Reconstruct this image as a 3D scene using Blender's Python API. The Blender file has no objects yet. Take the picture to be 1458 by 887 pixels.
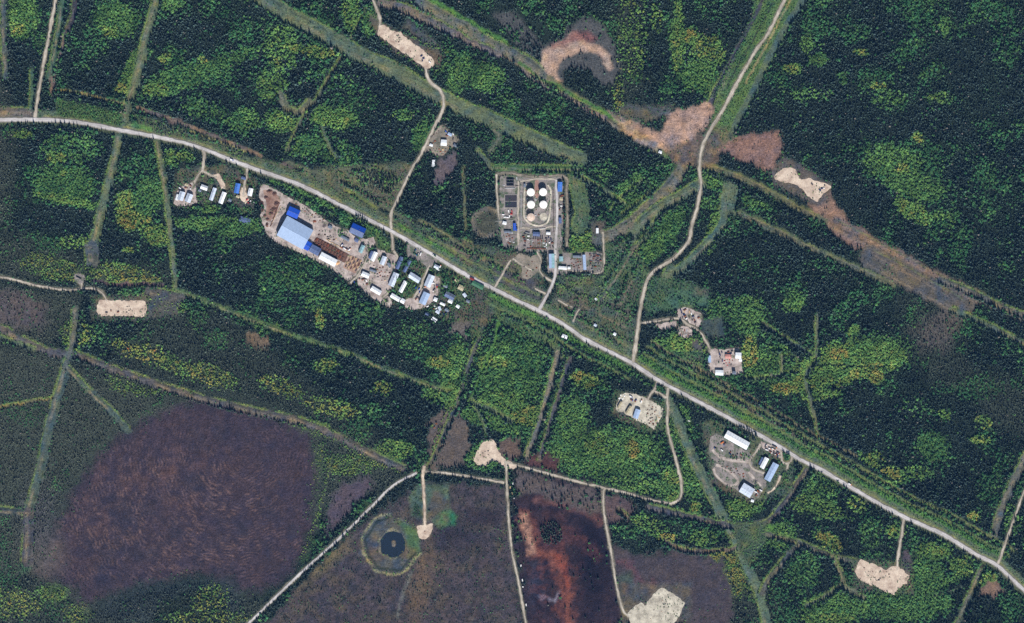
import bpy, bmesh, math, random
import numpy as np
from mathutils import Vector, Matrix

random.seed(7)
rng = np.random.default_rng(11)
scene = bpy.context.scene
R = math.radians

# ------------------------------------------------------------------ camera, light, exposure
W, H = 1458, 887                      # photograph pixels
MPP = 1.8                             # metres on the ground for one photograph pixel
CAM_Z = 9000.0
def P(px, py, z=0.0):                 # photograph pixel -> point on the ground (straight-down view)
    return Vector(((px - W / 2) * MPP, (H / 2 - py) * MPP, z))

cam_d = bpy.data.cameras.new('camera'); cam = bpy.data.objects.new('camera', cam_d)
scene.collection.objects.link(cam); scene.camera = cam
cam.location = (0, 0, CAM_Z); cam.rotation_euler = (0, 0, 0)
cam_d.sensor_fit = 'HORIZONTAL'; cam_d.angle_x = 2 * math.atan(W * MPP / 2 / CAM_Z)
cam_d.clip_start = 10; cam_d.clip_end = 60000

HAZE = 0.45e-5
SUN_EL, SUN_AZ = 36.0, 170.0          # azimuth clockwise from north (+Y): sun in the south, a little east
world = bpy.data.worlds.new('World'); scene.world = world; world.use_nodes = True
wn = world.node_tree; wn.nodes.clear()
sky = wn.nodes.new('ShaderNodeTexSky'); sky.sky_type = 'NISHITA'; sky.sun_disc = False
sky.sun_elevation = R(SUN_EL); sky.sun_rotation = R(SUN_AZ); sky.altitude = 100
bg = wn.nodes.new('ShaderNodeBackground'); bg.inputs['Strength'].default_value = 0.05
wo = wn.nodes.new('ShaderNodeOutputWorld')
wn.links.new(sky.outputs[0], bg.inputs[0]); wn.links.new(bg.outputs[0], wo.inputs[0])
sd = bpy.data.lights.new('sun', 'SUN'); so = bpy.data.objects.new('sun', sd); scene.collection.objects.link(so)
sd.energy = 5.0; sd.angle = R(0.5); sd.color = (1.0, 0.95, 0.88)
dirv = Vector((math.sin(R(SUN_AZ)) * math.cos(R(SUN_EL)), math.cos(R(SUN_AZ)) * math.cos(R(SUN_EL)), math.sin(R(SUN_EL))))
so.rotation_euler = dirv.to_track_quat('Z', 'Y').to_euler(); so.location = (0, -3000, 3000)
vs = scene.view_settings
vs.view_transform = 'Standard'; vs.look = 'None'; vs.gamma = 1.0; vs.exposure = 0.55; vs.use_curve_mapping = False
scene.cycles.use_denoising = False
scene.cycles.max_bounces = 6; scene.cycles.diffuse_bounces = 3; scene.cycles.volume_bounces = 1
scene.render.film_transparent = False

# ------------------------------------------------------------------ helpers
col = scene.collection
def lin(r, g, b, k=1.0):
    f = lambda c: (c / 255 / 12.92 if c / 255 <= .04045 else ((c / 255 + .055) / 1.055) ** 2.4)
    return (f(r) * k, f(g) * k, f(b) * k)

def link(name, me, mat=None, parent=None, loc=None):
    o = bpy.data.objects.new(name, me); col.objects.link(o)
    if mat and not me.materials: me.materials.append(mat)
    if parent: o.parent = parent
    if loc is not None: o.location = loc
    return o

def tag(o, label=None, cat=None, group=None, kind=None):
    if label: o['label'] = label
    if cat: o['category'] = cat
    if group: o['group'] = group
    if kind: o['kind'] = kind
    return o

def empty(name, loc, rz=0.0):
    o = bpy.data.objects.new(name, None); col.objects.link(o)
    o.location = loc; o.rotation_euler = (0, 0, rz); o.empty_display_size = 2
    return o

class MB:
    def __init__(s): s.v = []; s.f = []
    def quad(s, *p):
        n = len(s.v); s.v += [tuple(q) for q in p]; s.f.append(tuple(range(n, n + len(p))))
    def box(s, x0, x1, y0, y1, z0, z1):
        n = len(s.v)
        s.v += [(x0, y0, z0), (x1, y0, z0), (x1, y1, z0), (x0, y1, z0), (x0, y0, z1), (x1, y0, z1), (x1, y1, z1), (x0, y1, z1)]
        s.f += [tuple(n + i for i in q) for q in ((3, 2, 1, 0), (4, 5, 6, 7), (0, 1, 5, 4), (1, 2, 6, 5), (2, 3, 7, 6), (3, 0, 4, 7))]
    def obox(s, c, hx, hy, hz, rz):
        ca, sa = math.cos(rz), math.sin(rz); n = len(s.v)
        for dz in (-hz, hz):
            for dx, dy in ((-hx, -hy), (hx, -hy), (hx, hy), (-hx, hy)):
                s.v.append((c[0] + dx * ca - dy * sa, c[1] + dx * sa + dy * ca, c[2] + dz))
        s.f += [tuple(n + i for i in q) for q in ((3, 2, 1, 0), (4, 5, 6, 7), (0, 1, 5, 4), (1, 2, 6, 5), (2, 3, 7, 6), (3, 0, 4, 7))]
    def tube(s, a, b, r, n=6, r2=None):
        a = Vector(a); b = Vector(b); d = (b - a).normalized(); r2 = r if r2 is None else r2
        u = d.orthogonal().normalized(); w = d.cross(u); k = len(s.v)
        for p, rr in ((a, r), (b, r2)):
            for i in range(n):
                t = 2 * math.pi * i / n; s.v.append(tuple(p + (u * math.cos(t) + w * math.sin(t)) * rr))
        for i in range(n): s.f.append((k + i, k + (i + 1) % n, k + n + (i + 1) % n, k + n + i))
        s.f.append(tuple(k + n - 1 - i for i in range(n))); s.f.append(tuple(k + n + i for i in range(n)))
    def lathe(s, prof, n=32):                  # prof: (r, z) from bottom to top
        k = len(s.v)
        for r, z in prof:
            for i in range(n):
                t = 2 * math.pi * i / n; s.v.append((r * math.cos(t), r * math.sin(t), z))
        for j in range(len(prof) - 1):
            for i in range(n):
                s.f.append((k + j * n + i, k + j * n + (i + 1) % n, k + (j + 1) * n + (i + 1) % n, k + (j + 1) * n + i))
    def mesh(s, name):
        me = bpy.data.meshes.new(name); me.from_pydata(s.v, [], s.f); me.update(); return me
    def build(s, name, mat=None, parent=None): return link(name, s.mesh(name), mat, parent)

# ------------------------------------------------------------------ materials
def nmat(name, rough=0.9, spec=0.2):
    m = bpy.data.materials.new(name); m.use_nodes = True; nt = m.node_tree
    b = nt.nodes['Principled BSDF']; b.inputs['Roughness'].default_value = rough
    b.inputs['Specular IOR Level'].default_value = spec
    return m, nt, b
def N(nt, t, **k):
    n = nt.nodes.new(t)
    for a, v in k.items(): setattr(n, a, v)
    return n
def noise(nt, scale, detail=4, rough=.6, vec=None):
    n = N(nt, 'ShaderNodeTexNoise'); n.inputs['Scale'].default_value = scale
    n.inputs['Detail'].default_value = detail; n.inputs['Roughness'].default_value = rough
    if vec is not None: nt.links.new(vec, n.inputs['Vector'])
    return n
def ramp(nt, fac, stops):
    r = N(nt, 'ShaderNodeValToRGB'); e = r.color_ramp.elements
    while len(e) < len(stops): e.new(.5)
    for i, (p, c) in enumerate(stops): e[i].position = p; e[i].color = (*c, 1)
    nt.links.new(fac, r.inputs[0]); return r
def mul(nt, a, b, mode='MULTIPLY', f=1.0):
    m = N(nt, 'ShaderNodeMix', data_type='RGBA', blend_type=mode); m.inputs[0].default_value = f
    nt.links.new(a, m.inputs[6]); nt.links.new(b, m.inputs[7]); return m.outputs[2]
def bump(nt, b, h, dist, strength=1.0):
    n = N(nt, 'ShaderNodeBump'); n.inputs['Distance'].default_value = dist; n.inputs['Strength'].default_value = strength
    nt.links.new(h, n.inputs['Height']); nt.links.new(n.outputs[0], b.inputs['Normal'])

def surf(name, base, var=.25, scale=.05, fine=.6, bdist=.4, rough=.95, spec=.1, alt=None, weed=None, wk=.52, ruts=False):
    """mineral or earth surface: colour broken at two scales, fine bump"""
    m, nt, b = nmat(name, rough, spec); tc = N(nt, 'ShaderNodeTexCoord').outputs['Object']
    a = noise(nt, scale, 6, .65, tc); c = noise(nt, fine, 4, .7, tc)
    alt = alt or tuple(x * (1 - var) for x in base)
    r1 = ramp(nt, a.outputs[0], [(.34, alt), (.62, base)])
    r2 = ramp(nt, c.outputs[0], [(.3, (1 - var,) * 3), (.7, (1 + var * .35,) * 3)])
    out = mul(nt, r1.outputs[0], r2.outputs[0])
    if weed:                                              # weeds and grass growing over the bare ground in patches
        wn_ = noise(nt, .045, 6, .7, tc); wr = ramp(nt, wn_.outputs[0], [(wk, (0, 0, 0)), (wk + .09, (1, 1, 1))]); wc = N(nt, 'ShaderNodeRGB'); wc.outputs[0].default_value = (*weed, 1)
        mx = N(nt, 'ShaderNodeMix', data_type='RGBA'); nt.links.new(wr.outputs[0], mx.inputs[0]); nt.links.new(out, mx.inputs[6]); nt.links.new(mul(nt, wc.outputs[0], r2.outputs[0]), mx.inputs[7]); out = mx.outputs[2]
    if ruts:                                              # worn wheel lanes, dusty crown and shoulders ('u' runs 0 at the crown to 1 at the edge)
        ua = N(nt, 'ShaderNodeAttribute', attribute_name='u'); ad = N(nt, 'ShaderNodeMath', operation='MULTIPLY_ADD'); ad.inputs[1].default_value = .35
        big = noise(nt, .02, 5, .7, tc); nt.links.new(big.outputs[0], ad.inputs[0]); nt.links.new(ua.outputs['Fac'], ad.inputs[2])
        ur = ramp(nt, ad.outputs[0], [(.12, (.74,) * 3), (.45, (1.12,) * 3), (.72, (1.06,) * 3), (1.0, (.62, .62, .58))]); out = mul(nt, out, ur.outputs[0])
        pr = ramp(nt, big.outputs[0], [(.38, (.8, .79, .77)), (.6, (1.06,) * 3)]); out = mul(nt, out, pr.outputs[0])
    nt.links.new(out, b.inputs['Base Color'])
    bump(nt, b, c.outputs[0], bdist); return m

def metal_roof(name, base, rust=.12, rough=.55):
    """profiled metal sheet: ribs run down the slope (object x), streaks and dirt"""
    m, nt, b = nmat(name, rough, .35); tc = N(nt, 'ShaderNodeTexCoord').outputs['Object']
    a = noise(nt, .16, 5, .65, tc)
    mp = N(nt, 'ShaderNodeMapping'); mp.inputs['Scale'].default_value = (.9, .07, .07); nt.links.new(tc, mp.inputs[0])
    st = noise(nt, 1.0, 4, .6, mp.outputs[0])
    r1 = ramp(nt, a.outputs[0], [(.3, tuple(x * (1 - rust * 2.2) for x in base)), (.6, base)])
    r2 = ramp(nt, st.outputs[0], [(.3, (1 - rust * 2,) * 3), (.65, (1.04,) * 3)])
    nt.links.new(mul(nt, r1.outputs[0], r2.outputs[0]), b.inputs['Base Color'])
    w = N(nt, 'ShaderNodeTexWave'); w.inputs['Scale'].default_value = .5; nt.links.new(tc, w.inputs['Vector'])
    bump(nt, b, w.outputs['Fac'], .06, .6); return m

def paint(name, base, rough=.6):
    m, nt, b = nmat(name, rough, .3); tc = N(nt, 'ShaderNodeTexCoord').outputs['Object']
    a = noise(nt, .7, 4, .6, tc)
    r = ramp(nt, a.outputs[0], [(.3, tuple(x * .78 for x in base)), (.65, base)])
    nt.links.new(r.outputs[0], b.inputs['Base Color']); return m

# ground sheet: colour of turf, moss, peat and litter comes from an attribute, broken by noise
mg, nt, b = nmat('ground_cover', .97, .05)
at = N(nt, 'ShaderNodeAttribute', attribute_name='gc'); tc = N(nt, 'ShaderNodeTexCoord').outputs['Object']
n1 = noise(nt, .22, 5, .7, tc); n2 = noise(nt, .05, 5, .65, tc)
ra = ramp(nt, n1.outputs[0], [(.28, (.42,) * 3), (.5, (.95,) * 3), (.72, (1.65,) * 3)])
rb = ramp(nt, n2.outputs[0], [(.3, (.8, .84, .84)), (.7, (1.2, 1.16, 1.1))])
nt.links.new(mul(nt, mul(nt, at.outputs['Color'], ra.outputs[0]), rb.outputs[0]), b.inputs['Base Color'])
bump(nt, b, n1.outputs[0], 2.2)

# foliage: colour per tree
def foliage(name):
    m, nt, b = nmat(name, .85, .12)
    at = N(nt, 'ShaderNodeAttribute', attribute_name='tcol', attribute_type='INSTANCER')
    ge = N(nt, 'ShaderNodeNewGeometry'); nz = noise(nt, .9, 2, .6, ge.outputs['Position'])
    r = ramp(nt, nz.outputs[0], [(.3, (.7,) * 3), (.7, (1.25,) * 3)])
    c = mul(nt, at.outputs['Color'], r.outputs[0])
    nt.links.new(c, b.inputs['Base Color'])
    return m
M = dict(
    ground=mg, needles=foliage('spruce_needles'), leaves=foliage('birch_leaves'),
    bark=surf('bark', (.09, .075, .06), .4, 1, 4, .05), whitebark=surf('birch_bark', (.45, .43, .4), .4, 1, 4, .02),
    asphalt=surf('gravel_road', lin(192, 188, 188), .22, .03, .5, .15, alt=lin(160, 156, 156)),
    gravel=surf('gravel_track', lin(184, 176, 164), .3, .03, .4, .2, alt=lin(140, 133, 122), weed=lin(104, 106, 84), wk=.62),
    dirt=surf('dirt_track', lin(150, 140, 128), .4, .04, .4, .3, alt=lin(95, 95, 85)),
    sand=surf('sand_pad', lin(212, 196, 178), .3, .05, .35, .25, alt=lin(160, 140, 126), weed=lin(112, 104, 90), wk=.6),
    palesand=surf('pale_sand', lin(204, 198, 182), .3, .06, .35, .25, alt=lin(142, 136, 124), weed=lin(96, 104, 84), wk=.6),
    yard=surf('yard_gravel', lin(190, 178, 172), .3, .06, .3, .25, alt=lin(128, 116, 112), weed=lin(88, 96, 70), wk=.56),
    yardgrey=surf('yard_grey', lin(150, 142, 140), .35, .05, .3, .25, alt=lin(105, 102, 98), weed=lin(86, 98, 78), wk=.5),
    claytan=surf('tan_clay', lin(164, 138, 124), .3, .03, .25, .3, alt=lin(120, 92, 82)),
    roof_grey=metal_roof('roof_grey', lin(196, 208, 226)), roof_white=metal_roof('roof_white', lin(226, 232, 238), .08),
    roof_pale=metal_roof('roof_pale_blue', lin(152, 174, 206), .06), roof_blue=metal_roof('roof_blue', lin(22, 78, 190), .1),
    roof_dull=metal_roof('roof_dull', lin(120, 132, 150), .2), roof_slate=metal_roof('roof_slate_blue', lin(86, 104, 146), .15),
    roof_teal=metal_roof('roof_teal', lin(140, 180, 190), .15), roof_green=metal_roof('roof_green', lin(62, 112, 84), .15),
    roof_pink=metal_roof('roof_pink', lin(210, 150, 140), .2), roof_tan=metal_roof('roof_tan', lin(190, 180, 150), .2),
    roof_red=metal_roof('roof_red', lin(150, 52, 46), .2), roof_sky=metal_roof('roof_mid_blue', lin(70, 120, 205), .1),
    wall=paint('wall_panel', lin(170, 172, 176)), wallblue=paint('wall_blue', lin(60, 90, 160)), wood=paint('timber_wall', lin(122, 100, 80)),
    door=paint('door_grey', lin(90, 95, 105)), skylight=paint('skylight', lin(120, 140, 165), .25), concrete=surf('concrete', lin(170, 166, 160), .2, .1, 1, .02),
    tankwhite=paint('tank_white', lin(250, 250, 246), .45), tankrust=surf('tank_rusty', lin(226, 212, 198), .25, .15, .6, .02, alt=lin(196, 166, 148)),
    steel=paint('steel_grey', lin(120, 124, 130)), dark=paint('dark_steel', lin(42, 45, 56)), pipe=paint('pipe_silver', lin(190, 195, 200), .4),
    rust=surf('rust', lin(140, 85, 62), .4, .3, 1.2, .05), log=surf('log_bark', lin(132, 96, 78), .45, .3, 1.2, .08, alt=lin(84, 60, 52)),
    lumber=surf('sawn_lumber', lin(206, 178, 140), .25, .4, 1.4, .03), sawdust=surf('sawdust', lin(206, 168, 128), .2, .1, .5, .1),
    slab=surf('offcut_slab', lin(120, 92, 80), .5, .12, .6, .3, alt=lin(74, 56, 54)),
    scrap=surf('scrap_grey', lin(120, 112, 110), .5, .3, 1.0, .05, alt=lin(70, 62, 62)),
    cwhite=paint('paint_white', lin(235, 236, 238), .4), cblue=paint('paint_blue', lin(44, 84, 170), .4), cred=paint('paint_red', lin(176, 48, 44), .4),
    corange=paint('paint_orange', lin(214, 120, 50), .4), cgreen=paint('paint_green', lin(60, 96, 70), .4), cnavy=paint('paint_navy', lin(36, 52, 96), .4),
    rubber=paint('rubber', (.02, .02, .02), .9), glass=paint('cab_glass', (.03, .04, .05), .15), basin=surf('basin_lining', lin(66, 64, 70), .3, .1, .5, .05),
    soil=surf('red_soil', lin(160, 126, 116), .3, .08, .4, .1),
)
RM = dict(asphalt=surf('road_gravel_grey', lin(196, 193, 194), .2, .03, .5, .15, alt=lin(166, 163, 164), ruts=True), gravel=surf('road_gravel_tan', lin(190, 182, 170), .28, .03, .4, .2, alt=lin(148, 141, 130), weed=lin(104, 106, 84), wk=.64, ruts=True),
          dirt=surf('road_dirt', lin(154, 144, 132), .4, .04, .4, .3, alt=lin(98, 98, 88), weed=lin(92, 98, 76), wk=.6, ruts=True), sand=surf('road_sand', lin(210, 196, 178), .3, .05, .35, .25, alt=lin(166, 148, 134), ruts=True), yard=surf('road_yard', lin(188, 178, 172), .3, .05, .35, .25, alt=lin(140, 130, 124), weed=lin(96, 100, 80), wk=.6, ruts=True))
mw, nt, b = nmat('pond_water', .08, .5); b.inputs['Base Color'].default_value = (.014, .022, .034, 1)
nz = noise(nt, .4, 3); bump(nt, b, nz.outputs[0], .05, .3); M['water'] = mw

# ------------------------------------------------------------------ land-cover maps (photograph pixels, 1 cell = 1 px = 1.8 m)
MG = 60
HM, WM = H + 2 * MG, W + 2 * MG
gy, gx = np.mgrid[0:HM, 0:WM].astype(np.float32); gx -= MG; gy -= MG
def vnoise(scale, seed, sx=1.0, sy=1.0):
    r = np.random.default_rng(seed); xs = (gx + MG) / (scale * sx); ys = (gy + MG) / (scale * sy)
    g = r.random((int(HM / (scale * sy)) + 3, int(WM / (scale * sx)) + 3)).astype(np.float32)
    xi = xs.astype(int); yi = ys.astype(int); fx = xs - xi; fy = ys - yi
    fx = fx * fx * (3 - 2 * fx); fy = fy * fy * (3 - 2 * fy)
    return (g[yi, xi] * (1 - fx) * (1 - fy) + g[yi, xi + 1] * fx * (1 - fy) + g[yi + 1, xi] * (1 - fx) * fy + g[yi + 1, xi + 1] * fx * fy)
def fbm(scale, seed, o=4):
    a = 0; t = 0; w = 1.0
    for i in range(o): a = a + w * vnoise(max(scale / 2 ** i, 1.2), seed + i * 17); t += w; w *= .55
    return a / t
WX = (fbm(9, 101, 3) - .5) * 5; WY = (fbm(9, 202, 3) - .5) * 5
def win(x0, x1, y0, y1):
    return slice(max(int(y0) + MG, 0), min(int(y1) + MG + 2, HM)), slice(max(int(x0) + MG, 0), min(int(x1) + MG + 2, WM))
def poly(pts, soft=1.6, warp=1.0):
    p = np.array(pts, float); m = np.zeros((HM, WM), np.float32); pad = soft * 2 + 4
    s = win(p[:, 0].min() - pad, p[:, 0].max() + pad, p[:, 1].min() - pad, p[:, 1].max() + pad)
    x = gx[s] + WX[s] * warp; y = gy[s] + WY[s] * warp
    ins = np.zeros(x.shape, bool); d = np.full(x.shape, 1e9, np.float32)
    for i in range(len(p)):
        x1, y1 = p[i]; x2, y2 = p[(i + 1) % len(p)]
        c = ((y1 > y) != (y2 > y)) & (x < (x2 - x1) * (y - y1) / (y2 - y1 + 1e-9) + x1); ins ^= c
        t = np.clip(((x - x1) * (x2 - x1) + (y - y1) * (y2 - y1)) / ((x2 - x1) ** 2 + (y2 - y1) ** 2 + 1e-9), 0, 1)
        d = np.minimum(d, np.hypot(x - x1 - t * (x2 - x1), y - y1 - t * (y2 - y1)))
    m[s] = np.clip(np.where(ins, d, -d) / (2 * soft) + .5, 0, 1); return m
def line(pts, w, soft=1.0, warp=.5):
    p = np.array(pts, float); m = np.zeros((HM, WM), np.float32); pad = w + soft + 4
    for i in range(len(p) - 1):
        x1, y1 = p[i]; x2, y2 = p[i + 1]
        s = win(min(x1, x2) - pad, max(x1, x2) + pad, min(y1, y2) - pad, max(y1, y2) + pad)
        x = gx[s] + WX[s] * warp; y = gy[s] + WY[s] * warp
        t = np.clip(((x - x1) * (x2 - x1) + (y - y1) * (y2 - y1)) / ((x2 - x1) ** 2 + (y2 - y1) ** 2 + 1e-9), 0, 1)
        d = np.hypot(x - x1 - t * (x2 - x1), y - y1 - t * (y2 - y1))
        m[s] = np.maximum(m[s], np.clip((w / 2 - d) / soft + .5, 0, 1))
    return m
def ell(cx, cy, rx, ry, ang=0.0):
    c, s_ = math.cos(R(ang)), math.sin(R(ang)); q = max(rx, ry) * 1.4 + 8; s = win(cx - q, cx + q, cy - q, cy + q)
    m = np.zeros((HM, WM), np.float32); x = gx[s] + WX[s] * 1.5 - cx; y = gy[s] + WY[s] * 1.5 - cy
    u = (x * c + y * s_) / rx; v = (-x * s_ + y * c) / ry
    m[s] = np.clip(1.35 - np.sqrt(u * u + v * v), 0, 1); return m
def smooth(pts, step=3.0):
    p = [np.array(q, float) for q in pts]; p = [2 * p[0] - p[1]] + p + [2 * p[-1] - p[-2]]; out = []
    for i in range(1, len(p) - 2):
        n = max(1, int(np.linalg.norm(p[i + 1] - p[i]) / step))
        for k in range(n):
            t = k / n; a, b_, c, d = p[i - 1], p[i], p[i + 1], p[i + 2]
            out.append(.5 * ((2 * b_) + (c - a) * t + (2 * a - 5 * b_ + 4 * c - d) * t * t + (3 * b_ - a - 3 * c + d) * t ** 3))
    out.append(p[-2]); return np.array(out)
def offs(pts, d, x0=-1e9, x1=1e9):                 # d > 0: to the north side of an eastbound line
    p = np.array(pts, float); t = np.gradient(p, axis=0); t /= np.linalg.norm(t, axis=1)[:, None] + 1e-9
    q = p + np.stack([t[:, 1], -t[:, 0]], 1) * d
    return q[(p[:, 0] >= x0) & (p[:, 0] <= x1)]

# ---- roads and tracks: (name, material, width px, points, label)
ROADS = [
 ('main_road', 'asphalt', 6.6, [(-64,169),(-8,170.5),(48,170),(105,173),(168,184.5),(250,200),(290,212),(330,228),(365,241),(427,263),(485,292),(540,320),(557,329),(615,362),(665,392),(697,408),(730,424.5),(767,442),(800,460),(830,481),(865,499),(900,517),(937,541),(980,564),(1030,591),(1093,626),(1143,656),(1168,668),(1243,712),(1288,736),(1343,761),(1393,791),(1420,805),(1458,840),(1525,898)], 'wide pale gravel road crossing the whole forest from left to right'),
 ('side_road', 'gravel', 4.6, [(95,-62),(80,-5),(77,12),(66,70),(57,120),(50,167)], 'straight pale side road at the upper left running north from the main road'),
 ('side_road', 'gravel', 4.2, [(557,326),(557,303),(566,283),(585,243),(600,218),(615,187),(630,157),(631,140),(626,128),(613,117),(608,106),(606,96)], 'winding pale side road from the main road past the scrap camp to the sand pad'),
 ('side_road', 'gravel', 3.8, [(540,40),(541,28),(536,12),(528,-10),(515,-60)], 'short sandy road leaving the top sand pad northwards'),
 ('side_road', 'gravel', 5.0, [(1155,-62),(1118,-2),(1095,45),(1077,70),(1050,117),(1030,155),(1010,187),(999,212),(996,239),(998,262),(994,289),(985,322),(980,344),(960,367),(930,387),(919,407),(911,445),(905,491),(901,517)], 'long pale side road curving south from the top edge to the main road'),
 ('side_road', 'asphalt', 4.4, [(767,442),(780,418),(789,397),(791,378),(791,350),(793,320),(793,290),(792,256)], 'pale access road from the main road through the tank farm'),
 ('side_road', 'gravel', 4.0, [(951,552),(950,569),(951,585),(950,604),(955,629),(964,661),(970,688),(969,708),(957,717)], 'sandy side road curving south from the main road to the bog'),
 ('track', 'gravel', 3.2, [(957,717),(920,710),(890,701),(862,695),(817,684),(762,669),(732,661),(718,657)], 'rutted sandy track along the north edge of the red bog'),
 ('side_road', 'gravel', 3.4, [(862,695),(859,702),(860,732),(870,785),(877,830),(886,866),(895,878)], 'narrow pale road crossing the bog to the bottom sand pad'),
 ('track', 'gravel', 3.0, [(721,659),(721,668),(722,700),(725,747),(730,790),(738,828),(749,888),(758,945)], 'straight narrow track down the left side of the red bog'),
 ('track', 'gravel', 2.8, [(606,671),(630,673),(653,676),(690,682),(718,687)], 'short pale track joining two tracks above the pond'),
 ('side_road', 'asphalt', 3.8, [(593,673),(560,691),(525,725),(480,769),(427,817),(380,862),(360,882),(300,940)], 'straight pale causeway running diagonally along the purple bog'),
 ('track', 'sand', 4.0, [(604,663),(602,680),(604,715),(605,748)], 'sandy track leading down to the round well pad'),
 ('side_road', 'gravel', 3.0, [(-62,386),(-8,393),(20,398),(50,406),(87,412),(108,412),(125,410),(140,413),(148,420),(152,429)], 'pale road from the left edge to the left sand pad'),
 ('track', 'gravel', 2.6, [(117,411),(116,404),(114,399)], 'tiny spur to the round platform'),
 ('side_road', 'gravel', 3.6, [(1287,737),(1284,760),(1280,785),(1277,812)], 'short pale road from the main road down to the lower right sand pad'),
 ('side_road', 'gravel', 3.4, [(1500,600),(1462,690),(1438,755),(1421,803)], 'pale side road at the lower right corner meeting the main road'),
 ('track', 'gravel', 4.2, [(937,541),(934,550),(931,556),(941,561),(949,566)], 'loop of pale track beside the truck lot'),
 ('track', 'gravel', 2.6, [(931,556),(926,562),(922,570)], 'short link into the truck lot'),
 ('side_road', 'gravel', 3.2, [(912,460),(935,457),(965,453),(978,461),(995,471),(1006,487),(1012,499)], 'pale road linking the two gravel lots'),
 ('side_road', 'gravel', 5.0, [(289,212),(291,222),(289,238),(288,244)], 'short pale entrance road of the left hamlet'),
 ('track', 'gravel', 2.8, [(289,240),(282,250),(277,260)], 'narrow track to the twin grey houses'),
 ('track', 'gravel', 3.2, [(288,243),(300,249),(309,252)], 'sandy track branching inside the hamlet'),
 ('track', 'gravel', 3.4, [(352,240),(351,250),(348,262),(346,280)], 'pale lane beside the blue roofed house'),
 ('side_road', 'gravel', 3.8, [(557,329),(559,342),(559,356)], 'short pale entrance road of the village'),
 ('track', 'gravel', 3.0, [(703,412),(712,396),(722,378),(727,370)], 'thin pale path from the main road to the tank farm corner'),
 ('track', 'gravel', 3.0, [(789,402),(775,394),(768,384),(770,370),(764,358)], 'curved pale path inside the tank farm'),
 ('track', 'gravel', 3.4, [(738,258),(738,300),(738,349)], 'straight pale lane on the left side of the storage tanks'),
 ('track', 'gravel', 3.4, [(740,258),(760,255),(780,255),(792,256)], 'pale lane along the top of the storage tanks'),
 ('track', 'gravel', 3.6, [(740,324),(752,325),(770,326),(782,323),(791,322)], 'pale lane below the storage tanks'),
 ('track', 'dirt', 3.6, [(709,247),(725,246),(760,252),(803,251),(807,275),(808,310),(807,352)], 'brown patrol track round the tank farm'),
 ('track', 'gravel', 2.6, [(707,248),(708,285),(712,318)], 'tan strip along the left side of the tank farm'),
 ('track', 'gravel', 2.4, [(803,383),(820,386),(835,386),(848,389),(857,386),(860,376),(859,345),(858,330)], 'thin pale track round the switchyard'),
 ('track', 'gravel', 2.6, [(730,368),(745,378),(758,386)], 'short pale path by the dirt heaps'),
 ('track', 'gravel', 2.2, [(762,410),(770,415),(777,418)], 'short strip of pale track near the main road'),
 ('track', 'gravel', 2.2, [(794,427),(805,433),(815,437)], 'short pale strip in the grass by the access road'),
 ('track', 'gravel', 2.2, [(825,440),(820,449),(816,458)], 'tiny pale strip beside the main road'),
 ('track', 'gravel', 3.6, [(1083,632),(1075,645),(1068,656),(1070,666),(1082,672),(1090,674)], 'pale lane into the depot yard'),
 ('track', 'gravel', 2.6, [(1112,641),(1113,650),(1114,657),(1120,660),(1126,656),(1128,648)], 'small pale loop beside the main road'),
 ('track', 'gravel', 2.6, [(1123,658),(1120,668)], 'short spur by the loop'),
 ('track', 'sand', 3.4, [(1111,677),(1108,686),(1101,696),(1093,702)], 'pale strip of bare sand beside the long shed'),
 ('track', 'gravel', 2.8, [(560,357),(566,368),(558,392),(555,412),(545,425)], 'village lane between the sheds'),
 ('track', 'gravel', 3.6, [(612,378),(604,395),(598,410),(588,425)], 'tan village lane between the long houses'),
 ('track', 'gravel', 3.0, [(526,362),(518,378),(508,393),(498,404)], 'lane behind the timber yard'),
 ('track', 'yard', 4.6, [(1016,667),(1020,677),(1031,687),(1044,691),(1051,684),(1041,673),(1028,665),(1019,662)], 'pale loop of track round the machine heaps of the depot'),
 ('track', 'yard', 7.0, [(1014,640),(1024,650),(1040,655),(1056,656),(1066,657)], 'pale rutted lane across the depot yard'),
 ('track', 'yard', 4.6, [(1066,672),(1076,684),(1084,692)], 'short pale lane to the wide grey garage'),
 ('track', 'gravel', 2.6, [(480,385),(460,374),(430,360),(405,348)], 'pale strip behind the large warehouse'),
]
ROADS = [(r[0], r[1], r[2] * .82, r[3], r[4]) for r in ROADS]
ROAD_PTS = [smooth(r[3]) for r in ROADS]; MAIN = ROAD_PTS[0]

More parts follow.
